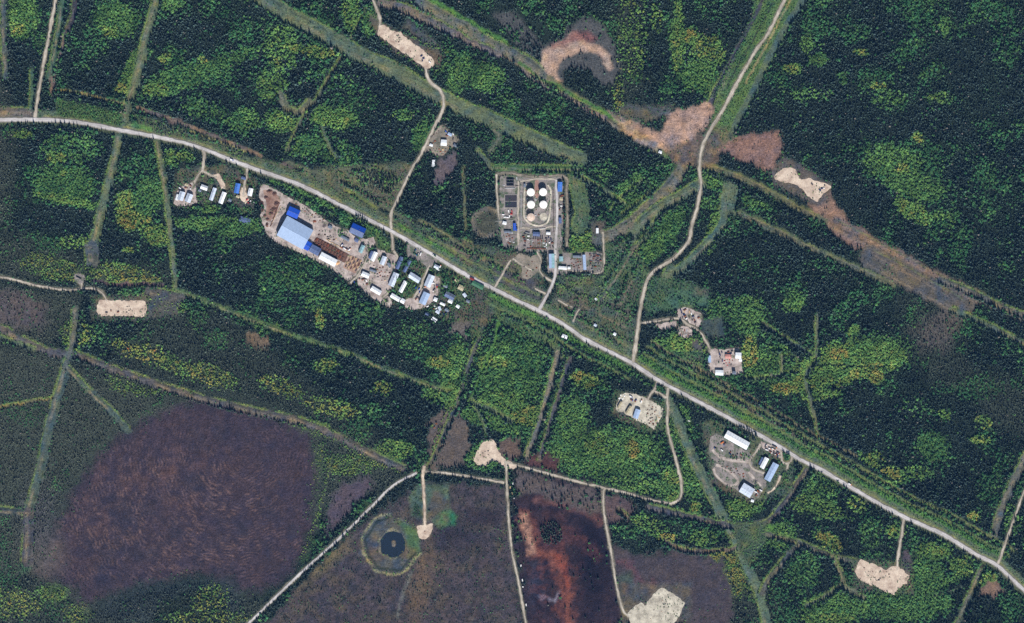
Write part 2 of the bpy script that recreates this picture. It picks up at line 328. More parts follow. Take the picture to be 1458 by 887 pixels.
# ---- bare pads and yards: (name, material, height m, outline, label)
PADS = [
 ('sand_pad','sand',.7,[(540,37),(547,35),(556,43),(570,46),(585,59),(600,70),(615,82),(619,91),(612,97),(604,96),(585,82),(560,65),(537,49)],'long sandy pad below the top edge'),
 ('sand_pad','sand',.7,[(1102,254),(1106,246),(1115,239),(1124,238),(1132,241),(1136,250),(1141,256),(1152,253),(1164,259),(1175,260),(1184,266),(1171,276),(1163,287),(1150,278),(1135,262),(1112,259)],'ragged sandy pad east of the long side road'),
 ('sand_pad','sand',.6,[(140,427),(172,428),(205,428),(209,436),(207,447),(204,451),(185,450),(163,449),(144,450),(138,444)],'rectangular sandy pad at the left'),
 ('sand_pad','sand',.5,[(673,654),(681,640),(688,629),(700,626),(706,632),(710,643),(718,653),(729,658),(736,664),(730,669),(718,665),(709,658),(700,656),(692,664),(681,663)],'rounded sandy pad above the pond'),
 ('sand_pad','palesand',.6,[(942,836),(958,845),(975,858),(968,874),(957,892),(930,896),(900,892),(893,874),(902,864),(913,857),(919,862),(930,846)],'pale patchy sand pad at the bottom edge'),
 ('sand_pad','sand',.6,[(1225,797),(1245,803),(1262,812),(1268,807),(1277,805),(1286,812),(1295,820),(1290,831),(1280,836),(1273,847),(1260,842),(1250,835),(1233,831),(1222,822),(1217,812)],'sandy pad at the lower right'),
 ('well_pad','sand',.5,[(594,749),(600,747),(609,747),(616,745),(615,754),(612,763),(605,767),(598,766),(594,759)],'small round sandy well pad beside the pond'),
 ('truck_lot','palesand',.35,[(890,559),(905,561),(919,566),(932,573),(945,583),(941,595),(934,606),(931,612),(921,604),(909,600),(893,590),(876,584),(879,573),(884,563)],'pale truck lot just south of the main road'),
 ('equipment_lot','yard',.35,[(1012,496),(1033,497),(1054,495),(1056,512),(1057,530),(1050,533),(1027,534),(1011,529),(1009,512),(1008,500)],'square pinkish gravel lot north of the main road'),
 ('storage_lot','yard',.3,[(962,441),(970,439),(976,437),(988,441),(1000,447),(999,457),(995,466),(984,460),(976,454),(967,453)],'upper part of the pale storage lot'),
 ('storage_lot','yard',.3,[(933,462),(950,459),(964,456),(963,465),(952,468),(942,469)],'strip of bare ground beside the storage lot'),
 ('storage_lot','yard',.3,[(965,465),(976,464),(986,470),(986,480),(975,481),(966,479)],'small square of bare ground below the storage lot'),
 ('depot_yard','yardgrey',.3,[(1012,622),(1020,617),(1032,623),(1048,634),(1060,641),(1068,640),(1070,655),(1071,664),(1091,673),(1086,680),(1092,690),(1086,697),(1080,708),(1074,712),(1062,706),(1048,696),(1034,690),(1022,681),(1015,668),(1022,660),(1010,650),(1010,636)],'grey gravel yard of the depot'),
 ('roadside_lot','yard',.3,[(1083,628),(1098,634),(1112,640),(1113,652),(1106,650),(1095,643),(1085,637)],'gravel lot between the depot and the main road'),
 ('timber_yard','yard',.3,[(371,264),(378,262),(396,272),(412,281),(430,290),(446,300),(462,312),(478,322),(496,328),(508,338),(520,341),(532,337),(534,347),(524,358),(520,366),(514,380),(505,392),(496,400),(484,392),(468,380),(452,372),(434,362),(418,353),(402,349),(392,344),(380,333),(374,320),(371,308),(376,295),(369,280)],'large pinkish timber yard south of the main road'),
 ('village_yard','yard',.28,[(524,362),(536,354),(552,360),(566,364),(572,372),(566,382),(560,392),(556,408),(548,418),(556,425),(560,434),(552,438),(540,430),(524,420),(508,404),(510,392),(518,378)],'bare village yard right of the timber yard'),
 ('roadside_lot','yardgrey',.28,[(580,347),(590,350),(604,358),(626,371),(618,376),(610,384),(602,374),(588,368),(580,366)],'pinkish parking strip beside the main road in the village'),
 ('village_yard','yard',.26,[(600,412),(612,402),(620,390),(627,396),(625,415),(616,430),(604,438),(590,441),(578,438),(573,430),(582,424),(590,426)],'bare yard between the long village houses'),
 ('hamlet_yard','yard',.3,[(256,267),(266,263),(276,258),(279,266),(278,276),(281,289),(270,292),(252,293),(247,288),(250,276)],'bare yard round the twin grey houses'),
 ('hamlet_yard','sand',.3,[(303,249),(312,246),(316,254),(320,264),(321,270),(314,268),(311,258)],'sandy patch in the hamlet'),
 ('hamlet_yard','sand',.3,[(341,282),(343,268),(349,262),(350,272),(354,284),(350,291)],'sandy yard by the blue roofed house'),
 ('scrap_camp','dirt',.3,[(630,177),(635,182),(642,190),(650,194),(655,198),(648,206),(640,213),(632,220),(622,222),(612,214),(604,217),(607,208),(618,190),(624,182)],'bare trampled ground of the scrap camp'),
 ('tank_farm_ground','yardgrey',.25,[(712,250),(740,250),(757,252),(790,250),(800,252),(802,280),(802,318),(800,348),(797,356),(778,358),(752,358),(734,354),(716,350),(713,320),(711,285)],'grey graded ground of the tank farm'),
 ('switchyard_ground','yardgrey',.25,[(779,357),(800,355),(803,360),(834,360),(846,358),(857,360),(858,374),(855,386),(846,387),(832,385),(815,386),(802,390),(780,388)],'grey ground of the switchyard'),
 ('dirt_heap_ground','dirt',.3,[(730,366),(742,360),(756,366),(768,362),(772,372),(764,388),(752,398),(740,394),(744,382)],'bare tan dirt below the tank farm'),
 ('platform_pad','yardgrey',.6,[(106,391),(112,388),(119,391),(121,397),(118,403),(112,404),(106,400)],'small round platform near the left sand pad'),
]

# ---- fields
fA = fbm(70, 1, 4); fB = fbm(34, 40, 4); fC = fbm(14, 80, 3); fD = fbm(5, 120, 2)
dens = np.ones((HM, WM), np.float32)
deci = np.clip((fB - .53) * 2.6, 0, .5) + .015
yel = np.clip((fC - .55) * .8, 0, .15)
size = .95 + (fA - .5) * .6
scrub = np.zeros((HM, WM), np.float32)              # stunted bog pine
bogm = np.zeros((HM, WM), np.float32); clear = np.zeros((HM, WM), np.float32); barem = np.zeros((HM, WM), np.float32)
gc = np.empty((HM, WM, 3), np.float32); gc[:] = lin(40, 52, 46)
zmap = (fC - .5) * .3
def bb(m):
    r = np.flatnonzero(m.any(1)); c = np.flatnonzero(m.any(0))
    return (slice(r[0], r[-1] + 1), slice(c[0], c[-1] + 1)) if len(r) else (slice(0, 1), slice(0, 1))
def put(m, c, k=1.0):
    s = bb(m); q = (m[s] * k)[..., None].astype(np.float32); gc[s] = gc[s] * (1 - q) + np.array(c, np.float32) * q
fT = np.clip(fbm(16, 800, 2) * 3 - .9, 0, 1); fS = np.clip(fbm(12, 810, 2) * 3 - .7, 0, 1)
def mixin(a, m, v): s = bb(m); v = v[s] if isinstance(v, np.ndarray) else v; a[s] = a[s] * (1 - m[s]) + v * m[s]

# deciduous patches: cx, cy, rx, ry, angle, share, yellow
for cx, cy, rx, ry, an, g, ylw in [
 (28,22,26,32,0,.9,.35),(24,42,14,10,0,.8,.7),(165,28,30,26,0,.85,.25),(158,45,12,8,0,.8,.6),(238,6,24,9,0,.8,.3),(268,108,72,16,-18,.8,.25),(310,92,60,12,-20,.6,.2),
 (185,104,9,28,14,.9,.45),(172,125,8,8,0,.9,.95),(222,128,18,9,0,.8,.6),(235,84,10,7,0,.7,.8),(288,85,8,5,0,.8,1),(345,172,24,16,0,.75,.3),(300,160,40,14,15,.5,.2),(60,60,14,14,0,.5,.2),
 (100,212,40,20,0,.55,.2),(28,190,16,6,0,.8,.8),(92,262,40,26,0,.85,.2),(95,284,46,7,12,.95,.5),(90,247,5,4,0,1,1),(80,225,14,7,0,.9,.7),(188,308,22,20,30,1,1),(206,312,9,8,0,1,1),(180,285,16,12,0,.9,.7),
 (212,280,20,26,10,.85,.2),(224,335,20,14,20,.9,.6),(183,355,8,4,0,1,.9),(120,345,16,8,0,.6,.2),(305,318,60,10,0,.8,.3),(345,325,30,10,-15,.9,.25),(300,298,12,5,0,.9,.5),
 (240,225,16,12,0,.8,.5),(262,222,14,8,0,.8,.6),(400,70,22,34,0,.55,.4),(440,72,40,7,8,.8,.85),(395,85,10,6,0,.6,.8),(385,120,20,24,0,.65,.4),(400,172,22,16,0,.85,.5),(472,166,36,14,10,.9,.45),(488,172,10,6,0,1,.85),(435,208,26,14,0,.9,.35),
 (480,118,40,14,15,.4,.1),(500,18,14,22,0,.75,.5),(527,30,12,22,0,.95,.2),(575,162,14,8,0,.6,.3),(600,192,11,22,20,.95,.2),(470,215,40,20,15,.55,.15),
 (692,108,24,20,0,.9,.3),(655,105,16,28,20,.8,.3),(720,142,20,10,0,.5,.2),(672,152,14,7,20,.8,.7),(900,45,20,70,0,.35,.45),(880,120,8,40,0,.4,.7),(982,52,14,10,0,1,1),(965,55,10,50,0,.85,.55),(1005,75,24,24,0,.75,.65),(995,108,26,22,0,.9,.35),(1018,128,14,14,0,.9,.35),(935,25,10,20,0,.5,.6),
 (1165,86,16,7,-8,.8,.3),(1128,98,12,7,0,.8,.7),(1148,62,10,14,0,.7,.4),(1225,74,10,5,0,.8,.7),(1345,38,7,14,0,.8,.3),(1252,122,10,5,0,.8,.8),(1335,140,20,8,0,.6,.4),(1265,140,22,14,0,.4,.3),(1306,196,7,6,0,.9,.8),(1262,212,14,14,0,.6,.2),(1200,110,9,7,0,.6,.2),(1150,135,30,10,0,.4,.3),(1298,62,16,8,0,.5,.1),
 (1270,232,40,26,10,.75,.35),(1300,262,42,20,20,.8,.3),(1300,300,30,12,30,.85,.6),(1285,240,10,8,0,.9,.8),(1345,310,20,14,0,.5,.2),(1330,308,24,5,0,.7,.5),
 (1205,512,80,26,-12,.95,.5),(1250,508,40,22,-8,.9,.45),(1225,530,36,8,-25,1,.85),(1195,505,14,8,0,1,.95),(1245,535,12,10,0,.9,.95),(1150,545,40,12,-10,.95,.6),(1115,552,18,8,0,1,1),(1110,500,16,10,0,.9,.4),(1090,520,30,26,0,.7,.3),(1215,472,10,8,-50,.9,.5),(1170,562,30,6,-8,.8,.5),
 (1328,635,22,20,20,.85,.15),(1240,655,20,12,0,.6,.6),(1268,680,20,14,0,.75,.9),(1305,672,20,10,0,.6,.4),(1400,600,12,10,0,.5,.5),(1345,590,10,8,0,.6,.4),(1395,625,16,6,0,.6,.6),(1300,580,20,16,0,.3,.2),
 (945,330,16,42,38,1,.2),(925,350,18,24,30,.95,.35),(905,290,18,18,-35,.7,.3),(895,265,24,10,-35,.9,.3),(860,250,12,10,0,.5,.3),(828,345,18,22,0,.95,.55),(835,412,38,14,10,.9,.45),(1010,290,20,10,0,.6,.2),(1012,255,18,16,0,.7,.3),(1015,330,10,30,15,.8,.5),(1075,290,20,8,25,.7,.3),
 (1065,450,24,26,0,.8,.35),(1068,500,12,22,0,.9,.85),(1030,440,24,20,0,.6,.2),(975,490,30,10,10,.95,.6),(985,520,12,9,0,.9,.8),(1010,545,26,8,25,.9,.45),(1130,430,16,14,0,.8,.4),(940,500,14,20,0,.7,.3),
 (728,530,44,52,0,.8,.25),(712,575,40,20,0,.85,.4),(755,592,30,14,0,.9,.7),(700,515,26,10,0,.8,.6),(760,500,26,22,0,.6,.2),(828,538,14,9,0,1,1),(840,545,12,10,0,.9,.7),(860,645,86,34,0,.85,.3),(815,600,24,34,0,.85,.35),(900,638,9,12,0,1,1),(850,632,20,20,0,.85,.5),(955,690,14,26,0,.95,.6),(985,675,16,36,0,.85,.3),(990,722,8,8,0,1,.8),(965,605,20,26,0,.75,.3),(905,690,50,12,8,.7,.4),
 (645,520,14,34,20,.95,.35),(624,515,16,8,0,.9,.8),(690,650,26,18,0,.9,.2),(640,560,14,20,0,.9,.4),(700,600,40,12,20,.85,.3),
 (620,608,7,8,0,1,2.0),(470,425,36,20,0,.6,.2),(420,400,30,14,20,.6,.15),(525,445,20,16,0,.4,.1),(590,480,24,24,0,.4,.15),(455,452,6,14,0,.8,1.0),(380,465,20,8,0,.5,.3),(465,520,16,10,0,.7,1.0),(545,552,14,10,0,.5,.9),(620,560,16,10,0,.7,.4),
 (400,550,34,12,20,.5,.95),(470,580,40,12,15,.5,.95),(440,610,30,14,0,.7,.45),(500,660,40,14,0,.75,.6),(560,640,26,14,0,.8,.5),
 (1165,690,30,22,0,.7,.3),(1160,720,44,14,15,.65,.45),(1180,770,20,9,30,.85,.9),(1275,755,12,10,0,.9,.7),(1240,760,16,24,0,.5,.2),(1220,715,14,12,0,.6,.6),(1330,785,22,14,0,.9,.6),(1310,815,34,22,0,.85,.25),(1370,805,16,14,0,.85,.6),(1335,858,14,8,0,.9,.9),(1290,860,60,22,0,.9,.25),(1195,862,50,18,0,.9,.3),(1140,810,26,30,0,.6,.15),(1405,822,12,11,-30,1,.7),(1330,835,40,7,-20,.8,.3),(1180,880,40,8,0,.9,.5),(1385,735,9,6,0,.9,.95),(1440,740,14,20,0,.5,.3),(1110,760,24,20,0,.8,.3),(1060,720,30,16,-20,.9,.5),(1075,770,16,12,0,.9,.3),
 (925,745,26,12,20,.6,.4),(1000,765,20,10,0,.6,.4),(1030,800,20,20,30,.9,.9),(1045,830,18,22,0,.8,.9),(1080,840,16,16,0,.6,.6),(950,765,14,6,0,.9,.9),
 (85,385,40,14,10,.7,.9),(55,372,30,12,0,.6,.9),(170,388,50,12,8,.75,.95),(195,400,30,8,0,.8,1.1),(110,345,30,10,0,.5,.5),(230,430,30,12,15,.6,.6),(250,520,40,12,20,.6,.9),(200,500,40,14,15,.5,.9),(300,535,40,14,20,.6,1.0),(190,548,40,14,10,.55,.6),(110,475,22,18,0,.6,.7),(20,860,40,20,0,.6,.7),(75,845,22,14,0,.9,.5),(110,872,20,14,0,.7,1.0),(300,860,24,20,0,.75,.9),(310,840,20,10,0,.6,.7),(440,690,14,60,18,.6,.55),(300,880,60,10,0,.6,.9)]:
    ylw = ylw * .8 if ylw > .75 and cx < 560 and not (170 < cx < 210) else ylw
    e = ell(cx, cy, rx, ry, an); e = np.clip(e * 2.1 * (.5 + 1.0 * fC), 0, 1)
    deci = np.maximum(deci, e * g); yel = np.where(e * g > .15, np.maximum(yel * (1 - e), e * ylw), yel)

put(np.clip((deci - .35) * 2, 0, 1), lin(80, 112, 62), .9)
mixin(size, np.clip((deci - .35) * 2, 0, 1), .62 + .35 * fC)
dens *= np.clip(.55 + 1.0 * fbm(7, 900, 2), 0, 1)
dens = np.maximum(dens, np.clip((deci - .3) * 2, 0, 1) * .98)
# stunted, sparse and olive woods
for pts, k in [([(-60,480),(60,500),(95,515),(150,540),(230,565),(300,575),(180,612),(140,650),(100,700),(70,760),(60,815),(30,830),(-60,835)],1),
               ([(0,405),(60,412),(118,420),(110,440),(105,480),(60,495),(-60,470),(-60,405)],.9), ([(-60,0),(8,0),(10,110),(14,165),(-60,165)],.7),
               ([(-60,180),(20,185),(22,228),(12,330),(-60,330)],.8), ([(20,330),(60,345),(120,370),(240,385),(245,405),(100,400),(10,400),(-60,390),(-60,330)],.75),
               ([(100,520),(180,520),(330,570),(420,590),(530,640),(580,665),(560,690),(480,720),(440,760),(445,650),(430,610),(300,570),(190,600)],.8),
               ([(240,440),(330,450),(430,540),(560,640),(540,650),(430,600),(300,565),(200,540),(150,500)],.55),
               ([(1040,770),(1070,780),(1110,860),(1100,950),(1040,950),(1020,800)],.6), ([(-60,830),(100,825),(140,860),(190,845),(330,835),(380,860),(330,950),(-60,950)],.75),
               ([(1280,420),(1370,430),(1380,520),(1420,560),(1340,560),(1290,500)],.5), ([(1370,520),(1520,560),(1520,640),(1400,600)],.55),
               ([(870,10),(905,0),(915,130),(880,160),(868,110)],.5)]:
    m = poly(pts, 12, 3) * k; scrub = np.maximum(scrub, m)
put(scrub, lin(72, 80, 72), .85)
mixin(size, scrub, .55)

# ---- bogs
def bog(pts, c, soft=5, keep=.04, warp=4.0, k=1.0):
    m = poly(pts, soft, warp) * k; put(m, c); mixin(dens, m, keep); bogm[:] = np.maximum(bogm, m); return m
B1 = [(285,570),(330,574),(370,585),(410,600),(440,620),(449,660),(452,700),(442,750),(430,792),(400,832),(370,845),(325,832),(285,818),(230,828),(180,838),(150,852),(122,862),(100,832),(56,815),(66,780),(85,740),(110,690),(140,650),(175,615),(220,590),(255,575)]
b1 = bog(B1, lin(66, 57, 67), 8, .2); mixin(dens, poly(B1, 10, 4) * poly([(x_ + (340 - x_) * .06, y_ + (700 - y_) * .06) for x_, y_ in B1], 10, 4), 0); size = np.where(poly(B1, 22, 3) > .2, np.minimum(size, .42), size)
rr = np.hypot((gx - 350 + WX * 1.7), (gy - 645 + WY * 1.7)); st = np.sin(rr * 1.45 + (fB - .5) * 12) * .5 + .5
brk = np.clip((fbm(7, 640, 3) - .42) * 4, 0, 1) * np.clip(fbm(26, 641, 2) * 2.6 - .45, 0, 1)
put(np.clip((st - .5) * 2.4, 0, 1) * brk * np.clip(ell(235, 745, 150, 95, 0) * 1.4, 0, 1) * b1, lin(132, 106, 98), .85)
put(np.clip((st - .55) * 2.4, 0, 1) * brk * b1, lin(102, 84, 88), .6)
put(np.clip((.42 - st) * 3, 0, 1) * brk * b1, lin(40, 39, 52), .6)
put(np.clip((fC - .52) * 4, 0, 1) * ell(200, 690, 130, 60, -20) * b1, lin(98, 76, 76), .5)
put(np.clip((.47 - fB) * 5, 0, 1) * b1, lin(54, 52, 64), .6)
put(poly([(200,830),(330,825),(345,860),(330,887),(190,887),(130,880),(150,855)], 9, 2), lin(52, 62, 66), .9)
put(ell(60, 790, 34, 36), lin(104, 96, 90), .7); put(ell(55, 740, 30, 60), lin(80, 80, 88), .7); put(ell(36, 808, 9, 9), lin(72, 116, 84), .9)
b2 = bog([(600,690),(720,690),(728,760),(745,887),(752,950),(330,950),(380,887),(440,818),(530,735)], lin(78, 71, 77), 4, .3)
put(np.clip((fC - .48) * 5, 0, 1) * b2, lin(90, 84, 70), .5); put(np.clip((fbm(5, 77, 2) - .5) * 6, 0, 1) * b2, lin(46, 50, 54), .55); size = np.where(b2 > .4, .3 + .3 * fC, size); put(ell(650, 762, 40, 24) * b2, lin(50, 48, 60), .8); put(ell(690, 735, 30, 14) * b2, lin(52, 46, 54), .8)
put(ell(460, 800, 50, 14, -40) * b2, lin(122, 112, 74), .6); put(ell(600, 830, 16, 60, 12) * b2, lin(118, 98, 74), .5)
b3 = bog([(733,690),(760,672),(850,690),(860,705),(868,760),(880,830),(893,880),(890,950),(752,950),(742,820),(730,740)], lin(56, 46, 54), 6, .02, 6)
put(ell(845, 790, 24, 80), lin(26, 26, 40), .9); put(ell(765, 810, 18, 50, 0) * b3, lin(44, 42, 58), .8)
put(line([(748,735),(755,760),(765,785),(785,790),(800,810),(808,835),(805,870),(810,890)], 17, 12, 3.5), lin(132, 82, 70), .75)
put(line([(793,790),(806,815),(810,835)], 8, 6, 2), lin(146, 74, 56), .65); put(line([(746,737),(752,765),(758,785)], 12, 6, 2), lin(184, 142, 124), .85)
put(line([(765,712),(800,718),(835,728),(855,745)], 10, 6, 2), lin(120, 84, 78), .6); put(line([(780,775),(820,760),(850,790)], 14, 9, 3), lin(96, 62, 62), .5)
put(line([(770,850),(790,855),(796,845)], 5, 4, 2), lin(130, 128, 150), .7); put(ell(760, 830, 12, 40) * b3, lin(56, 58, 74), .6); put(np.clip((fbm(7, 610, 3) - .48) * 5, 0, 1) * b3 * np.clip(ell(790, 815, 34, 75) * 1.3, 0, 1), lin(112, 68, 60), .55); put(np.clip((fbm(9, 611, 3) - .52) * 6, 0, 1) * b3, lin(30, 28, 40), .5)
b4 = bog([(868,775),(905,790),(940,787),(985,780),(1012,790),(1030,800),(1042,850),(1045,950),(960,950),(985,862),(942,832),(912,852),(893,864),(882,835)], lin(74, 68, 74), 5, .1); size = np.where(b4 > .4, .3, size)
put(line([(878,800),(900,805),(915,840),(930,830)], 9, 7, 2), lin(104, 74, 82), .7)
put(poly([(880,820),(900,812),(912,850),(895,862),(885,845)], 4, 2), lin(66, 84, 76), .7)
bog([(858,700),(880,705),(903,716),(900,735),(880,748),(866,744)], lin(92, 78, 80), 3, .05)
bog([(735,668),(800,688),(855,698),(856,735),(815,720),(770,706),(735,700)], lin(92, 84, 84), 4, .15)
bog([(470,712),(490,686),(520,678),(533,690),(505,720),(465,765)], lin(84, 76, 88), 5, .05)
bog([(612,602),(630,584),(642,578),(655,590),(669,604),(668,640),(656,662),(612,668),(606,660)], lin(96, 88, 84), 2.5, .02)
bog([(650,455),(660,450),(672,457),(668,475),(660,486),(652,480),(635,472)], lin(100, 96, 94), 2, .0)
bog([(0,412),(40,418),(70,440),(62,470),(20,466),(-60,455),(-60,412)], lin(88, 82, 84), 8, .25)
bog([(713,628),(735,622),(742,645),(730,655),(716,650),(710,640)], lin(100, 86, 80), 3, .03)
bog([(742,655),(775,640),(800,655),(792,672),(760,664)], lin(82, 58, 60), 4, .03)
bog([(1285,796),(1295,788),(1300,800),(1298,812),(1288,806)], lin(84, 76, 84), 2, 0); bog([(1395,840),(1415,826),(1432,838),(1415,850),(1402,848)], lin(118, 100, 92), 2, 0)
bog([(618,250),(622,235),(632,222),(648,218),(652,232),(640,250),(636,262),(622,264),(612,256)], lin(98, 90, 96), 2, 0)
bog([(1300,470),(1340,440),(1380,430),(1375,455),(1345,500),(1310,498)], lin(92, 86, 84), 10, .35, k=.8)
bog([(350,470),(372,474),(384,484),(375,498),(355,492)], lin(110, 96, 80), 3, .1)
# crescent and clay scars of the north-east
put(poly([(775,65),(800,55),(812,35),(835,22),(858,34),(874,62),(884,95),(874,122),(850,125),(840,112),(800,115),(765,100),(700,20),(730,15)], 4, 2), lin(82, 84, 86)); mixin(dens, poly([(772,66),(800,55),(812,35),(835,22),(858,34),(874,62),(882,95),(874,122),(850,125),(838,110),(815,112),(795,118),(766,103)], 3, 2), .06)
mixin(dens, poly([(690,25),(720,10),(760,25),(795,48),(790,62),(760,60),(720,40)], 6, 2), .2)
CR = [(770,88),(774,72),(790,64),(806,56),(818,46),(828,52),(842,62),(858,66),(868,80),(873,97),(867,100),(857,82),(842,73),(826,74),(806,82),(794,92),(793,104),(800,116),(786,120),(770,108),(762,98)]
c1 = poly(CR, 2.5, 1.5); put(c1, lin(176, 150, 136)); put(c1 * np.clip((fC - .5) * 4, 0, 1), lin(196, 176, 156), .6); put(poly([(785,66),(806,55),(818,44),(838,44),(850,52),(842,60),(820,58),(790,70)], 4, 2), lin(126, 84, 84), .8); dens *= 1 - c1; bogm = np.maximum(bogm, c1)
for pts, c in [([(880,166),(895,176),(915,186),(935,192),(948,186),(950,166),(962,160),(985,158),(1003,150),(1016,160),(1006,176),(990,182),(986,196),(976,203),(958,196),(950,206),(940,213),(915,202),(894,186)], lin(176, 146, 134)),
               ([(1032,210),(1045,200),(1070,194),(1095,188),(1108,202),(1104,225),(1096,240),(1080,234),(1058,222),(1040,220)], lin(138, 110, 102)),
               ([(1150,290),(1170,283),(1182,272),(1188,288),(1205,312),(1232,332),(1222,336),(1195,322),(1170,312),(1156,302)], lin(150, 122, 108)),
               ([(1195,322),(1250,345),(1310,376),(1360,405),(1390,425),(1370,428),(1320,402),(1265,378),(1215,350),(1185,332)], lin(138, 114, 106))]:
    m = poly(pts, 3, 2.5); put(m * np.clip(.62 + fC * .6, 0, 1), c); put(m * np.clip((fbm(8, 333, 2) - .52) * 5, 0, 1), np.array(c) * .5, .6); dens *= 1 - m * .97; bogm = np.maximum(bogm, m)
put(poly([(955,160),(985,156),(1000,152),(998,165),(975,172)], 3, 2), lin(96, 84, 84), .7); put(poly([(1075,190),(1105,188),(1112,205),(1100,215)], 3, 2), lin(84, 68, 76), .8)
put(poly([(945,188),(975,170),(986,180),(984,196),(972,204),(955,196)], 2.5, 1.5), lin(196, 164, 146), .8)

for pts, w, c in [([(690,58),(720,76),(750,92),(775,112),(810,134),(850,158),(890,182),(930,208),(960,222),(1000,234)], 15, lin(98,100,84)), ([(1000,234),(1050,250),(1093,271),(1150,302),(1192,324)], 9, lin(96,106,78)), ([(1035,296),(1093,322),(1155,352),(1233,387),(1272,405)], 9, lin(92,106,82)),
                  ([(1188,318),(1240,346),(1300,378),(1350,404),(1395,424)], 20, lin(120,104,98)), ([(1240,366),(1290,392),(1340,420),(1372,440)], 34, lin(96,92,88)), ([(1385,420),(1430,440),(1520,476)], 12, lin(92,92,86))]:
    m = line(pts, w, 4, 1.8); put(m, c, .95); mixin(dens, m, .1); mixin(size, m, .45); clear = np.maximum(clear, m)
    for o_, cc in ((-.34, lin(140,126,110)), (-.12, lin(70,74,62)), (.1, lin(138,122,108)), (.32, lin(112,122,72))):
        put(line(offs(smooth(pts), o_ * w), 1.7, 1.2, .6) * np.clip(fC * 2 - .3, 0, 1), cc, .75)
